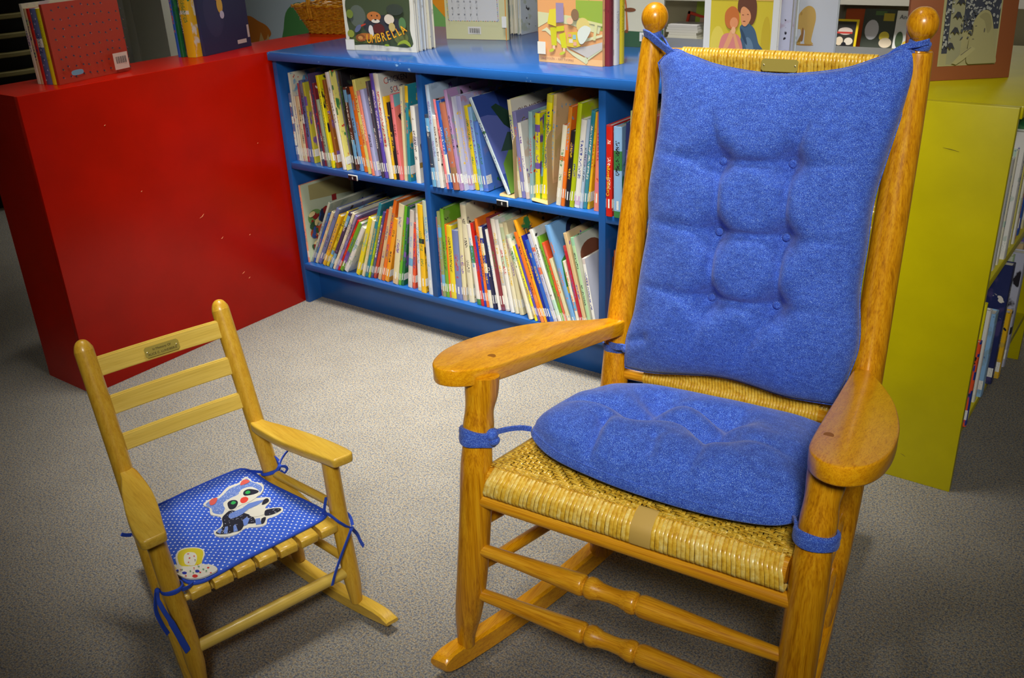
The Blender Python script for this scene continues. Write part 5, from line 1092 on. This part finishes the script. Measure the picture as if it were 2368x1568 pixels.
for zt, zb, yt, yb in ((.549, .515, .100, .111), (.476, .442, .124, .134), (.403, .373, .147, .157)):
    bm = bmesh.new(); rings = []
    for k in range(13):
        x = .124-.248*k/12; dy = -.003*(1-(2*k/12-1)**2)
        rings.append([bm.verts.new(p) for p in ((x, yt+.004+dy, zt), (x, yb+.004+dy, zb), (x, yb-.005+dy, zb), (x, yt-.005+dy, zt))])
    for A, B in zip(rings, rings[1:]):
        for k in range(4): bm.faces.new((A[k], A[(k+1) % 4], B[(k+1) % 4], B[k]))
    bm.faces.new(rings[0]); bm.faces.new(rings[-1]); bmesh.ops.recalc_face_normals(bm, faces=bm.faces)
    bmesh.ops.bevel(bm, geom=[e for e in bm.edges if abs((e.verts[0].co-e.verts[1].co).normalized().x) > .8], offset=.0018, segments=2, affect='EDGES')
    obj('back_slat', bm, M['beech_x'], KC)
plaque(KC, (.001, .1105, .5315), .067, .021, R(-18), [('In Memory Of', .0062, .0018), ('ALICE C. LUNDBERG', .0062, -.0068)], label='engraved brass plaque with two screws')
# seat slats running front to back over dowels
for i in range(7):
    x = .1235-.0430*i; bm = bmesh.new(); w_ = .0175
    side = [(.175, .0), (.175, .012), (.4365, .012), (.4425, .0085), (.4425, -.005), (.439, -.009), (.20, -.009)]
    A = [bm.verts.new((x-w_, y, .207+z)) for y, z in side]; B = [bm.verts.new((x+w_, y, .207+z)) for y, z in side]
    for k in range(7): bm.faces.new((A[k], A[(k+1) % 7], B[(k+1) % 7], B[k]))
    bm.faces.new(A); bm.faces.new(B); bmesh.ops.recalc_face_normals(bm, faces=bm.faces)
    bmesh.ops.bevel(bm, geom=list(bm.edges), offset=.0012, segments=1, affect='EDGES'); obj('seat_slat', bm, M['beech_y'], KC)
bm = bmesh.new(); tube(bm, [(.166, .4225, .1985), (.150, .4225, .1985), (.148, .4225, .1985), (-.166, .4225, .1985)], .0062, 14); obj('seat_dowel', bm, M['beech_x'], KC)
bm = bmesh.new(); tube(bm, [(.139, .211, .1935), (-.139, .211, .1935)], .0085, 14); obj('seat_dowel', bm, M['beech_x'], KC)
bm = bmesh.new(); tube(bm, [(.164, .446, .106), (.15, .446, .106), (0, .446, .1055), (-.15, .446, .105), (-.164, .446, .105)], [.009, .0115, .0125, .0115, .009], 18); obj('front_stretcher', bm, M['beech_x'], KC)
bm = bmesh.new(); tube(bm, [(.141, .243, .10), (-.141, .243, .10)], .0095, 14); obj('rear_stretcher', bm, M['beech_x'], KC)

# quilted seat pad
PD = thing('seat_pad', 'quilted blue polka-dot pad with a raccoon patch on the small chair seat', 'cushion', (KX, KY, 0), R(KR))
po = [(.097, .150), (.049, .140), (-.025, .133), (-.086, .132), (-.104, .140), (-.112, .165), (-.118, .225), (-.132, .292), (-.150, .375), (-.150, .402), (-.128, .414), (-.044, .420), (.036, .424), (.088, .430), (.118, .430), (.135, .414), (.137, .37), (.126, .294), (.110, .198)]
pcl = closed_spline(po, 5); PZ = .2192
def in_poly(x, y, P):
    c = False; j = len(P)-1
    for i in range(len(P)):
        if (P[i][1] > y) != (P[j][1] > y) and x < (P[j][0]-P[i][0])*(y-P[i][1])/(P[j][1]-P[i][1])+P[i][0]: c = not c
        j = i
    return c
bm = bmesh.new(); nr = 26; rings = []; cx_, cy_ = 0.0, .31
def pad_h(x, y, f):
    q = min(abs(math.sin(34*(x+.35*y))), abs(math.sin(34*(y-.25*x)+1.2)))
    return PZ+.0032+.0048*(q**.35)*(1-f**8)+.0008*math.sin(30*x+9)
for k in range(nr+1):
    f = k/nr; f2 = 1-(1-f)**1.0
    if k == 0: rings.append([bm.verts.new((cx_, cy_, pad_h(cx_, cy_, 0)))]); continue
    rings.append([bm.verts.new((cx_+(x-cx_)*f2, cy_+(y-cy_)*f2, pad_h(cx_+(x-cx_)*f2, cy_+(y-cy_)*f2, f2))) for x, y in pcl])
m_ = len(pcl)
for i in range(m_): bm.faces.new((rings[0][0], rings[1][i], rings[1][(i+1) % m_]))
for A, B in zip(rings[1:], rings[2:]):
    for i in range(m_): bm.faces.new((A[i], B[i], B[(i+1) % m_], A[(i+1) % m_]))
lowr = [bm.verts.new((x, y, PZ)) for x, y in pcl]
for i in range(m_): bm.faces.new((rings[-1][i], lowr[i], lowr[(i+1) % m_], rings[-1][(i+1) % m_]))
bm.faces.new(lowr); bmesh.ops.recalc_face_normals(bm, faces=bm.faces)
obj('quilted_cloth', bm, M['dots'], PD, autosmooth=180)
bm = bmesh.new(); tube(bm, [(x, y, PZ+.0022) for x, y in pcl], .0032, 8, False, closed=True); obj('piping', bm, M['blue_cloth'], PD)
def patch_art(name, layers, z0, label):
    bm = bmesh.new(); mats = []; keys = {}
    for i, (c, poly) in enumerate(layers):
        if c not in keys: keys[c] = len(mats); mats.append(flat(c, .85))
        vv = [bm.verts.new((x, y, z0+.000004*(i+1) if len(layers) > 200 else z0+.00012*(i+1))) for x, y in poly]
        f = bm.faces.new(vv); f.material_index = keys[c]; f.normal_update()
        if f.normal.z < 0: f.normal_flip()
        if i == 0:
            B = [bm.verts.new((x, y, z0-.003)) for x, y in poly]; n_ = len(poly)
            for k in range(n_): g = bm.faces.new((vv[k], vv[(k+1) % n_], B[(k+1) % n_], B[k])); g.material_index = keys[c]
    return obj(name, bm, mats, PD, smooth=False, label=label)
RAC = [((222, 220, 206),3,[(0.0180,0.2130),(0.0010,0.2040),(-0.0170,0.2070),(-0.0450,0.1880),(-0.0700,0.1890),(-0.0900,0.1770),(-0.0930,0.1960),(-0.0930,0.2070),(-0.1040,0.2250),(-0.0980,0.2450),(-0.0820,0.2600),(-0.0700,0.2640),(-0.0900,0.2790),(-0.0880,0.2950),(-0.0680,0.3110),(-0.0920,0.3280),(-0.0900,0.3430),(-0.0710,0.3490),(-0.0550,0.3470),(-0.0450,0.3610),(-0.0290,0.3570),(-0.0100,0.3450),(0.0110,0.3510),(0.0310,0.3420),(0.0420,0.3290),(0.0400,0.3140),(0.0210,0.3060),(0.0100,0.2770),(0.0210,0.2560),(0.0130,0.2320)]),
((104, 134, 208),3,[(0.0150,0.2180),(-0.0000,0.2090),(-0.0170,0.2140),(-0.0450,0.1970),(-0.0680,0.1960),(-0.0880,0.1850),(-0.0900,0.2020),(-0.0980,0.2270),(-0.0950,0.2440),(-0.0800,0.2540),(-0.0660,0.2420),(-0.0560,0.2210),(-0.0490,0.2290),(-0.0250,0.2320),(-0.0060,0.2600),(0.0050,0.2700),(0.0150,0.2540),(0.0110,0.2370)]),
((214, 90, 80),2,[(-0.0670,0.2020),(-0.0760,0.1890),(-0.0850,0.1880),(-0.0890,0.1980),(-0.0840,0.2040)]),
((214, 90, 80),2,[(0.0050,0.2140),(-0.0040,0.2070),(-0.0130,0.2120),(-0.0010,0.2280),(0.0080,0.2270)]),
((222, 220, 206),3,[(-0.0110,0.2440),(-0.0190,0.2340),(-0.0340,0.2330),(-0.0420,0.2380),(-0.0550,0.2310),(-0.0580,0.2200),(-0.0710,0.2170),(-0.0820,0.2230),(-0.0870,0.2430),(-0.0820,0.2570),(-0.0690,0.2660),(-0.0540,0.2700),(-0.0370,0.2680),(-0.0190,0.2720),(-0.0090,0.2670)]),
((24, 26, 44),3,[(-0.0190,0.2450),(-0.0280,0.2390),(-0.0370,0.2450),(-0.0360,0.2570),(-0.0240,0.2700),(-0.0140,0.2670)]),
((24, 26, 44),3,[(-0.0580,0.2340),(-0.0650,0.2260),(-0.0750,0.2270),(-0.0850,0.2430),(-0.0830,0.2510),(-0.0720,0.2510),(-0.0580,0.2440)]),
((40, 170, 80),2,[(-0.0260,0.2470),(-0.0310,0.2440),(-0.0340,0.2490),(-0.0330,0.2540),(-0.0270,0.2560),(-0.0240,0.2510)]),
((40, 170, 80),2,[(-0.0630,0.2330),(-0.0680,0.2300),(-0.0720,0.2330),(-0.0710,0.2400),(-0.0650,0.2420),(-0.0620,0.2380)]),
((226, 66, 50),2,[(-0.0430,0.2520),(-0.0490,0.2460),(-0.0570,0.2480),(-0.0580,0.2580),(-0.0500,0.2660),(-0.0420,0.2650),(-0.0410,0.2580)]),
((24, 26, 44),3,[(0.0110,0.2860),(-0.0000,0.2760),(-0.0160,0.2730),(-0.0340,0.3080),(-0.0370,0.3240),(-0.0310,0.3440),(-0.0150,0.3340),(-0.0000,0.3460),(0.0130,0.3420),(0.0240,0.3390),(0.0370,0.3280),(0.0380,0.3190),(0.0200,0.3100)]),
((104, 134, 208),2,[(-0.0060,0.2810),(-0.0350,0.2800),(-0.0510,0.2740),(-0.0790,0.2830),(-0.0610,0.2910),(-0.0420,0.2910),(-0.0260,0.2990),(-0.0120,0.3000),(-0.0010,0.2970)]),
((222, 220, 206),2,[(-0.0350,0.3090),(-0.0470,0.2980),(-0.0610,0.2980),(-0.0640,0.3120),(-0.0570,0.3290),(-0.0440,0.3270),(-0.0350,0.3200)]),
((24, 26, 44),2,[(-0.0600,0.3240),(-0.0680,0.3180),(-0.0880,0.3300),(-0.0870,0.3400),(-0.0690,0.3410),(-0.0560,0.3350)]),
((24, 26, 44),2,[(-0.0790,0.2830),(-0.0870,0.2830),(-0.0850,0.2940),(-0.0750,0.2980),(-0.0680,0.2960)]),
((24, 26, 44),2,[(-0.0460,0.3390),(-0.0550,0.3400),(-0.0450,0.3540),(-0.0380,0.3550)]),
((104, 134, 208),1,[(0.0180,0.3150),(0.0130,0.3170),(0.0240,0.3390),(0.0290,0.3330)]),
((104, 134, 208),1,[(0.0050,0.3240),(-0.0010,0.3200),(0.0050,0.3440),(0.0130,0.3420)]),
((104, 134, 208),1,[(-0.0100,0.3380),(-0.0170,0.3180),(-0.0270,0.3140),(-0.0290,0.3230),(-0.0170,0.3380)]),
((104, 134, 208),1,[(-0.0370,0.3310),(-0.0450,0.3350),(-0.0380,0.3550),(-0.0290,0.3500)]),
((104, 134, 208),1,[(0.0370,0.3200),(0.0300,0.3140),(0.0240,0.3160),(0.0340,0.3300)])]
DOLL = [((222, 220, 206),3,[(0.1290,0.3490),(0.1240,0.3360),(0.1160,0.3260),(0.1060,0.3230),(0.0940,0.3290),(0.0830,0.3400),(0.0780,0.3540),(0.0830,0.3700),(0.0970,0.3900),(0.0870,0.4030),(0.0820,0.4160),(0.0840,0.4270),(0.0970,0.4290),(0.1150,0.4270),(0.1310,0.4150),(0.1380,0.4010),(0.1420,0.3880),(0.1390,0.3650),(0.1390,0.3510),(0.1330,0.3630)]),
((216, 200, 40),3,[(0.1270,0.3730),(0.1250,0.3490),(0.1200,0.3360),(0.1130,0.3280),(0.1030,0.3280),(0.0900,0.3360),(0.0810,0.3490),(0.0820,0.3620),(0.0910,0.3780),(0.1010,0.3900)]),
((222, 220, 206),3,[(0.1200,0.3740),(0.1180,0.3600),(0.1120,0.3460),(0.1050,0.3410),(0.0990,0.3440),(0.0940,0.3520),(0.0950,0.3640),(0.1010,0.3760),(0.1070,0.3840),(0.1110,0.3850)]),
((216, 200, 40),1,[(0.1380,0.3520),(0.1370,0.3610),(0.1370,0.3730),(0.1400,0.3720),(0.1400,0.3590)]),
((40, 50, 160),1,[(0.1280,0.3980),(0.1310,0.4000),(0.1330,0.3990),(0.1350,0.3960),(0.1350,0.3920),(0.1330,0.3900),(0.1300,0.3910),(0.1280,0.3950)]),
((40, 50, 160),1,[(0.1090,0.4090),(0.1110,0.4110),(0.1140,0.4100),(0.1160,0.4070),(0.1150,0.4030),(0.1140,0.4010),(0.1110,0.4020),(0.1090,0.4050)]),
((206, 44, 40),1,[(0.1170,0.4200),(0.1200,0.4220),(0.1230,0.4210),(0.1250,0.4170),(0.1250,0.4130),(0.1220,0.4110),(0.1190,0.4120),(0.1170,0.4160)]),
((206, 44, 40),1,[(0.1090,0.4150),(0.1090,0.4160),(0.1110,0.4150),(0.1120,0.4140),(0.1110,0.4120),(0.1110,0.4110),(0.1090,0.4120),(0.1080,0.4130)]),
((206, 44, 40),1,[(0.1030,0.3480),(0.1040,0.3490),(0.1050,0.3480),(0.1060,0.3470),(0.1060,0.3460),(0.1050,0.3450),(0.1040,0.3460),(0.1030,0.3470)]),
((206, 44, 40),1,[(0.0980,0.3620),(0.0990,0.3630),(0.1000,0.3630),(0.1000,0.3610),(0.1000,0.3600),(0.0990,0.3590),(0.0980,0.3600),(0.0980,0.3610)]),
((206, 44, 40),1,[(0.1130,0.3720),(0.1140,0.3730),(0.1150,0.3730),(0.1150,0.3720),(0.1150,0.3700),(0.1140,0.3700),(0.1130,0.3700),(0.1130,0.3710)]),
((206, 44, 40),1,[(0.1070,0.3620),(0.1070,0.3630),(0.1090,0.3630),(0.1090,0.3610),(0.1090,0.3600),(0.1080,0.3590),(0.1070,0.3590),(0.1060,0.3610)]),
((206, 44, 40),1,[(0.0920,0.4120),(0.0930,0.4130),(0.0950,0.4130),(0.0960,0.4110),(0.0950,0.4090),(0.0940,0.4090),(0.0930,0.4090),(0.0920,0.4110)]),
((206, 44, 40),1,[(0.0950,0.4300),(0.0960,0.4300),(0.0970,0.4300),(0.0980,0.4290),(0.0980,0.4270),(0.0970,0.4270),(0.0960,0.4270),(0.0950,0.4280)]),
((206, 44, 40),1,[(0.1320,0.4070),(0.1330,0.4080),(0.1340,0.4070),(0.1350,0.4060),(0.1350,0.4050),(0.1340,0.4040),(0.1330,0.4040),(0.1320,0.4060)]),
((60, 140, 80),1,[(0.1210,0.4000),(0.1220,0.4010),(0.1230,0.4000),(0.1230,0.3990),(0.1230,0.3980),(0.1220,0.3970),(0.1210,0.3970),(0.1210,0.3990)]),
((60, 140, 80),1,[(0.1310,0.3860),(0.1310,0.3860),(0.1320,0.3860),(0.1330,0.3850),(0.1330,0.3840),(0.1320,0.3830),(0.1310,0.3830),(0.1300,0.3840)]),
((60, 140, 80),1,[(0.1010,0.4110),(0.1020,0.4120),(0.1030,0.4120),(0.1040,0.4100),(0.1040,0.4090),(0.1030,0.4080),(0.1020,0.4090),(0.1010,0.4100)]),
((60, 140, 80),1,[(0.1000,0.4200),(0.1000,0.4200),(0.1010,0.4200),(0.1020,0.4190),(0.1020,0.4170),(0.1010,0.4170),(0.1000,0.4170),(0.0990,0.4180)]),
((60, 140, 80),1,[(0.1190,0.4080),(0.1200,0.4090),(0.1210,0.4090),(0.1210,0.4080),(0.1210,0.4070),(0.1210,0.4060),(0.1200,0.4060),(0.1190,0.4070)]),
((60, 140, 80),1,[(0.1040,0.3980),(0.1050,0.3990),(0.1060,0.3990),(0.1070,0.3970),(0.1070,0.3960),(0.1060,0.3950),(0.1050,0.3960),(0.1040,0.3970)]),
((206, 44, 40),1,[(0.1040,0.3930),(0.1050,0.3930),(0.1060,0.3930),(0.1060,0.3920),(0.1060,0.3910),(0.1050,0.3900),(0.1050,0.3910),(0.1040,0.3920)]),
((206, 44, 40),1,[(0.1330,0.3850),(0.1330,0.3860),(0.1340,0.3850),(0.1350,0.3840),(0.1350,0.3830),(0.1340,0.3820),(0.1330,0.3820),(0.1330,0.3830)]),
((40, 50, 120),1,[(0.1020,0.3760),(0.1030,0.3770),(0.1040,0.3760),(0.1040,0.3750),(0.1040,0.3740),(0.1040,0.3740),(0.1030,0.3740),(0.1020,0.3750)]),
((206, 44, 40),1,[(0.1130,0.3980),(0.1140,0.3980),(0.1150,0.3980),(0.1150,0.3970),(0.1150,0.3950),(0.1140,0.3950),(0.1130,0.3950),(0.1130,0.3960)]),
((40, 50, 160),1,[(0.1370,0.3850),(0.1390,0.3860),(0.1400,0.3850),(0.1420,0.3830),(0.1410,0.3810),(0.1400,0.3800),(0.1380,0.3800),(0.1370,0.3820)])]
FL1 = [(-0.0170,0.2140),(-0.0750,0.1980),(-0.0830,0.1900),(-0.0650,0.2160),(-0.0490,0.2170),(-0.0250,0.2280),(-0.0770,0.2020),(-0.0780,0.2120),(0.0090,0.2330),(-0.0100,0.2460),(-0.0720,0.1970),(-0.0830,0.2470),(-0.0380,0.2290),(-0.0610,0.2160),(-0.0260,0.2310),(-0.0840,0.2230),(-0.0830,0.1970),(-0.0920,0.2180),(-0.0200,0.2350),(-0.0810,0.2260),(-0.0340,0.2070),(-0.0400,0.2120),(-0.0950,0.2310),(-0.0620,0.2110),(0.0130,0.2210),(-0.0010,0.2530),(0.0020,0.2390),(-0.0210,0.2150),(-0.0370,0.2200),(-0.0440,0.2090),(0.0070,0.2370),(-0.0940,0.2220),(0.0090,0.2410),(-0.0840,0.1990),(-0.0140,0.2240),(-0.0370,0.2070),(-0.0340,0.2080),(-0.0840,0.2080),(0.0060,0.2270),(-0.0120,0.2160),(-0.0130,0.2380),(-0.0630,0.2080),(-0.0470,0.2140),(-0.0070,0.2350),(-0.0880,0.2270),(-0.0040,0.2300),(-0.0010,0.2540),(-0.0860,0.1970),(0.0110,0.2370),(-0.0370,0.2230),(-0.0130,0.2170),(-0.0140,0.2320),(0.0120,0.2450),(-0.0150,0.2350),(-0.0080,0.2420),(-0.0500,0.2110),(0.0060,0.2510),(-0.0780,0.1960),(0.0070,0.2210),(-0.0570,0.1990),(-0.0330,0.2050),(-0.0460,0.2270),(-0.0800,0.2010),(-0.0270,0.2100),(0.0070,0.2520),(-0.0290,0.2230),(-0.0670,0.2040),(-0.0880,0.2090),(-0.0430,0.2150),(-0.0860,0.1910),(-0.0400,0.2090),(-0.0910,0.2410),(0.0050,0.2130),(-0.0940,0.2260),(-0.0190,0.2270),(-0.0050,0.2550),(-0.0870,0.2480),(-0.0890,0.1880),(-0.0810,0.1950),(-0.0010,0.2500),(0.0020,0.2140),(-0.0040,0.2200),(0.0060,0.2640),(-0.0150,0.2150),(0.0050,0.2530),(-0.0000,0.2470),(-0.0230,0.2300),(-0.0870,0.2200),(-0.0480,0.2290),(-0.0870,0.1960),(-0.0300,0.2160),(-0.0500,0.2230),(0.0100,0.2230),(0.0020,0.2340),(-0.0280,0.2100),(-0.0460,0.2050),(-0.0040,0.2460),(-0.0590,0.2070),(-0.0340,0.2250),(-0.0510,0.2230),(-0.0320,0.2120),(-0.0250,0.2180),(-0.0540,0.2020),(0.0010,0.2180),(-0.0300,0.2210),(-0.0720,0.2040),(-0.0970,0.2250),(0.0050,0.2670),(-0.0540,0.2000),(0.0050,0.2630),(0.0100,0.2500),(-0.0840,0.2110),(0.0020,0.2440),(-0.0350,0.2300),(-0.0890,0.2200),(-0.0910,0.2190),(-0.0890,0.2010),(-0.0490,0.2260),(-0.0060,0.2140),(-0.0270,0.2160),(-0.0240,0.2310),(-0.0200,0.2350),(-0.0390,0.2240),(-0.0250,0.2150),(-0.0410,0.2060),(-0.0730,0.1950),(-0.0800,0.1980),(-0.0820,0.2460),(-0.0900,0.2180),(-0.0470,0.2230),(-0.0450,0.2190),(-0.0320,0.2060),(0.0010,0.2140),(-0.0580,0.2070),(-0.0470,0.2010),(0.0040,0.2500),(-0.0000,0.2460),(-0.0840,0.2510),(-0.0400,0.2080),(-0.0110,0.2340),(-0.0630,0.2040),(-0.0760,0.2110),(-0.0010,0.2340),(-0.0310,0.2260),(-0.0010,0.2590),(-0.0740,0.2110),(-0.0380,0.2250),(-0.0510,0.2920),(-0.0340,0.2910),(-0.0210,0.2880),(-0.0420,0.2860),(-0.0180,0.2750),(-0.0240,0.2920),(-0.0250,0.2700),(-0.0250,0.2720),(-0.0490,0.2730),(-0.0180,0.2700),(-0.0230,0.2770),(-0.0310,0.2560),(-0.0290,0.3110),(-0.0530,0.3050),(-0.0420,0.2640),(-0.0310,0.2710),(-0.0650,0.2890),(-0.0570,0.3070),(-0.0390,0.2750),(-0.0650,0.2930),(-0.0400,0.2930),(-0.0300,0.2630),(-0.0510,0.3230),(-0.0380,0.3180),(-0.0140,0.2820),(-0.0540,0.2860),(-0.0240,0.3100),(-0.0230,0.2940),(-0.0180,0.2830),(-0.0260,0.2800),(-0.0230,0.3010),(-0.0470,0.2990),(-0.0470,0.2930),(-0.0560,0.2900),(-0.0370,0.2950),(-0.0420,0.2620),(-0.0190,0.2820),(-0.0180,0.2890),(-0.0270,0.3110),(-0.0470,0.3140)]
FL2 = [(-0.0760,0.3380),(0.0240,0.3370),(0.0130,0.3060),(-0.0760,0.3290),(0.0020,0.3240),(-0.0340,0.3130),(-0.0850,0.3330),(-0.0020,0.2990),(-0.0040,0.2960),(-0.0300,0.3360),(-0.0230,0.2870),(-0.0300,0.3220),(0.0270,0.3270),(0.0090,0.2940),(-0.0090,0.3070),(-0.0150,0.2930),(0.0130,0.3050),(0.0300,0.3290),(0.0340,0.3260),(-0.0170,0.3140),(0.0020,0.3290),(-0.0040,0.3030),(-0.0090,0.2930),(-0.0050,0.2870),(-0.0290,0.3430),(-0.0140,0.2770),(-0.0130,0.3070),(-0.0100,0.2790),(0.0060,0.3090),(0.0210,0.3150),(-0.0280,0.3140),(-0.0280,0.3210),(-0.0020,0.2920),(-0.0760,0.3360),(0.0180,0.3180),(-0.0780,0.3290),(0.0070,0.3380),(-0.0110,0.3060),(0.0350,0.3220),(-0.0130,0.3010),(0.0270,0.3230),(-0.0130,0.2800),(-0.0190,0.2850),(-0.0270,0.3350),(-0.0160,0.3180),(0.0060,0.3370),(-0.0140,0.2800),(0.0240,0.3350),(0.0180,0.3360),(-0.0020,0.3240),(0.0260,0.3260),(-0.0220,0.3040),(-0.0020,0.2830),(-0.0330,0.3220),(-0.0190,0.2940),(0.0180,0.3270),(-0.0280,0.3150),(-0.0190,0.3040),(-0.0300,0.3280),(-0.0270,0.3220),(0.0220,0.3390),(0.0240,0.3240),(0.0160,0.3230),(0.0280,0.3230),(-0.0650,0.3360),(0.0090,0.3190),(-0.0770,0.3400),(0.0040,0.3030)]
for nm, LL, lab, fl in (('patch', RAC, 'raccoon patch with a white edge', 1), ('patch', DOLL, 'yellow-haired doll patch with a white edge', 0)):
    lay = [(c, closed_spline(P, sm) if sm > 1 else P) for c, sm, P in LL]
    if fl:
        lay[2:2] = [((190, 204, 236), ell(x, y, .0013, .0009, 5)) for x, y in FL1]
        lay += [((176, 180, 200), ell(x, y, .0011, .0009, 5)) for x, y in FL2]
    patch_art(nm, lay, PZ+.0088, lab)

# ties of the pad
def kt(name, path, w_=.006, t_=.0025, side=None): return strap(name, PD, path, w_, t_, side, M['blue_cloth'])
bm = bmesh.new(); ring(bm, (.1655, .4235, .232), (0, -.1, 1), .0172, .008, .003, wob=.1); obj('tie_loop', bm, M['blue_cloth'], PD)
bm = bmesh.new(); ball(bm, (.189, .420, .236), (.005, .005, .006), 12, 8); obj('knot', bm, M['blue_cloth'], PD)
kt('tie', [(.128, .424, .222), (.142, .434, .226), (.153, .438, .230)], .007)
kt('tie', [(.190, .424, .236), (.197, .448, .232), (.188, .458, .189), (.180, .460, .150), (.173, .461, .119)], [.006]*6+[.008]*6+[.0105]*6+[.0115]*7, .002, side=(1, .2, 0))
kt('tie', [(.191, .418, .234), (.199, .420, .20), (.196, .424, .17), (.190, .426, .145)], .008, .002, side=(1, .5, 0))
kt('tie', [(-.146, .398, .222), (-.146, .425, .234), (-.151, .446, .228), (-.160, .448, .217), (-.168, .447, .207), (-.178, .442, .196), (-.184, .434, .188)], .0065)
kt('tie', [(-.147, .400, .222), (-.152, .400, .240), (-.157, .400, .256)], .006)
kt('tie', [(-.160, .400, .236), (-.180, .402, .222), (-.192, .418, .205), (-.190, .430, .190)], .006)
bm = bmesh.new(); ball(bm, (-.1845, .436, .188), (.0045, .0045, .0050), 12, 8); obj('knot', bm, M['blue_cloth'], PD)
kt('tie', [(-.183, .440, .188), (-.170, .462, .208), (-.156, .466, .191), (-.138, .466, .161), (-.121, .466, .129), (-.112, .466, .107)], .007, .002, side=(1, .3, .3))
kt('tie', [(-.186, .430, .186), (-.202, .420, .158), (-.207, .420, .139), (-.213, .420, .122)], .008, .002)
bm = bmesh.new(); ring(bm, (-.1365, .2005, .232), (0, -.32, 1), .0180, .007, .003, wob=.12); obj('tie_loop', bm, M['blue_cloth'], PD)
kt('tie', [(-.106, .150, .222), (-.120, .190, .232), (-.135, .219, .238), (-.150, .215, .243)], .0065)
bm = bmesh.new(); ball(bm, (-.152, .214, .243), (.0048, .0048, .0045), 12, 8); obj('knot', bm, M['blue_cloth'], PD)
kt('tie', [(-.152, .213, .244), (-.162, .206, .252), (-.175, .202, .260), (-.189, .199, .265)], .0055, .002)
kt('tie', [(-.152, .213, .244), (-.150, .204, .260), (-.144, .200, .268), (-.150, .198, .262), (-.156, .205, .250)], .0055, .002)
kt('tie', [(-.152, .215, .243), (-.163, .214, .238), (-.168, .212, .228), (-.160, .212, .222), (-.152, .214, .232)], .006, .002)
bm = bmesh.new(); ring(bm, (.1385, .212, .225), (0, -.32, 1), .0182, .007, .003, wob=.12); obj('tie_loop', bm, M['blue_cloth'], PD)
kt('tie', [(.104, .17, .222), (.122, .215, .228), (.140, .233, .228)], .0065)
kt('tie', [(.160, .208, .224), (.172, .212, .232), (.178, .214, .238)], .007, .0025)
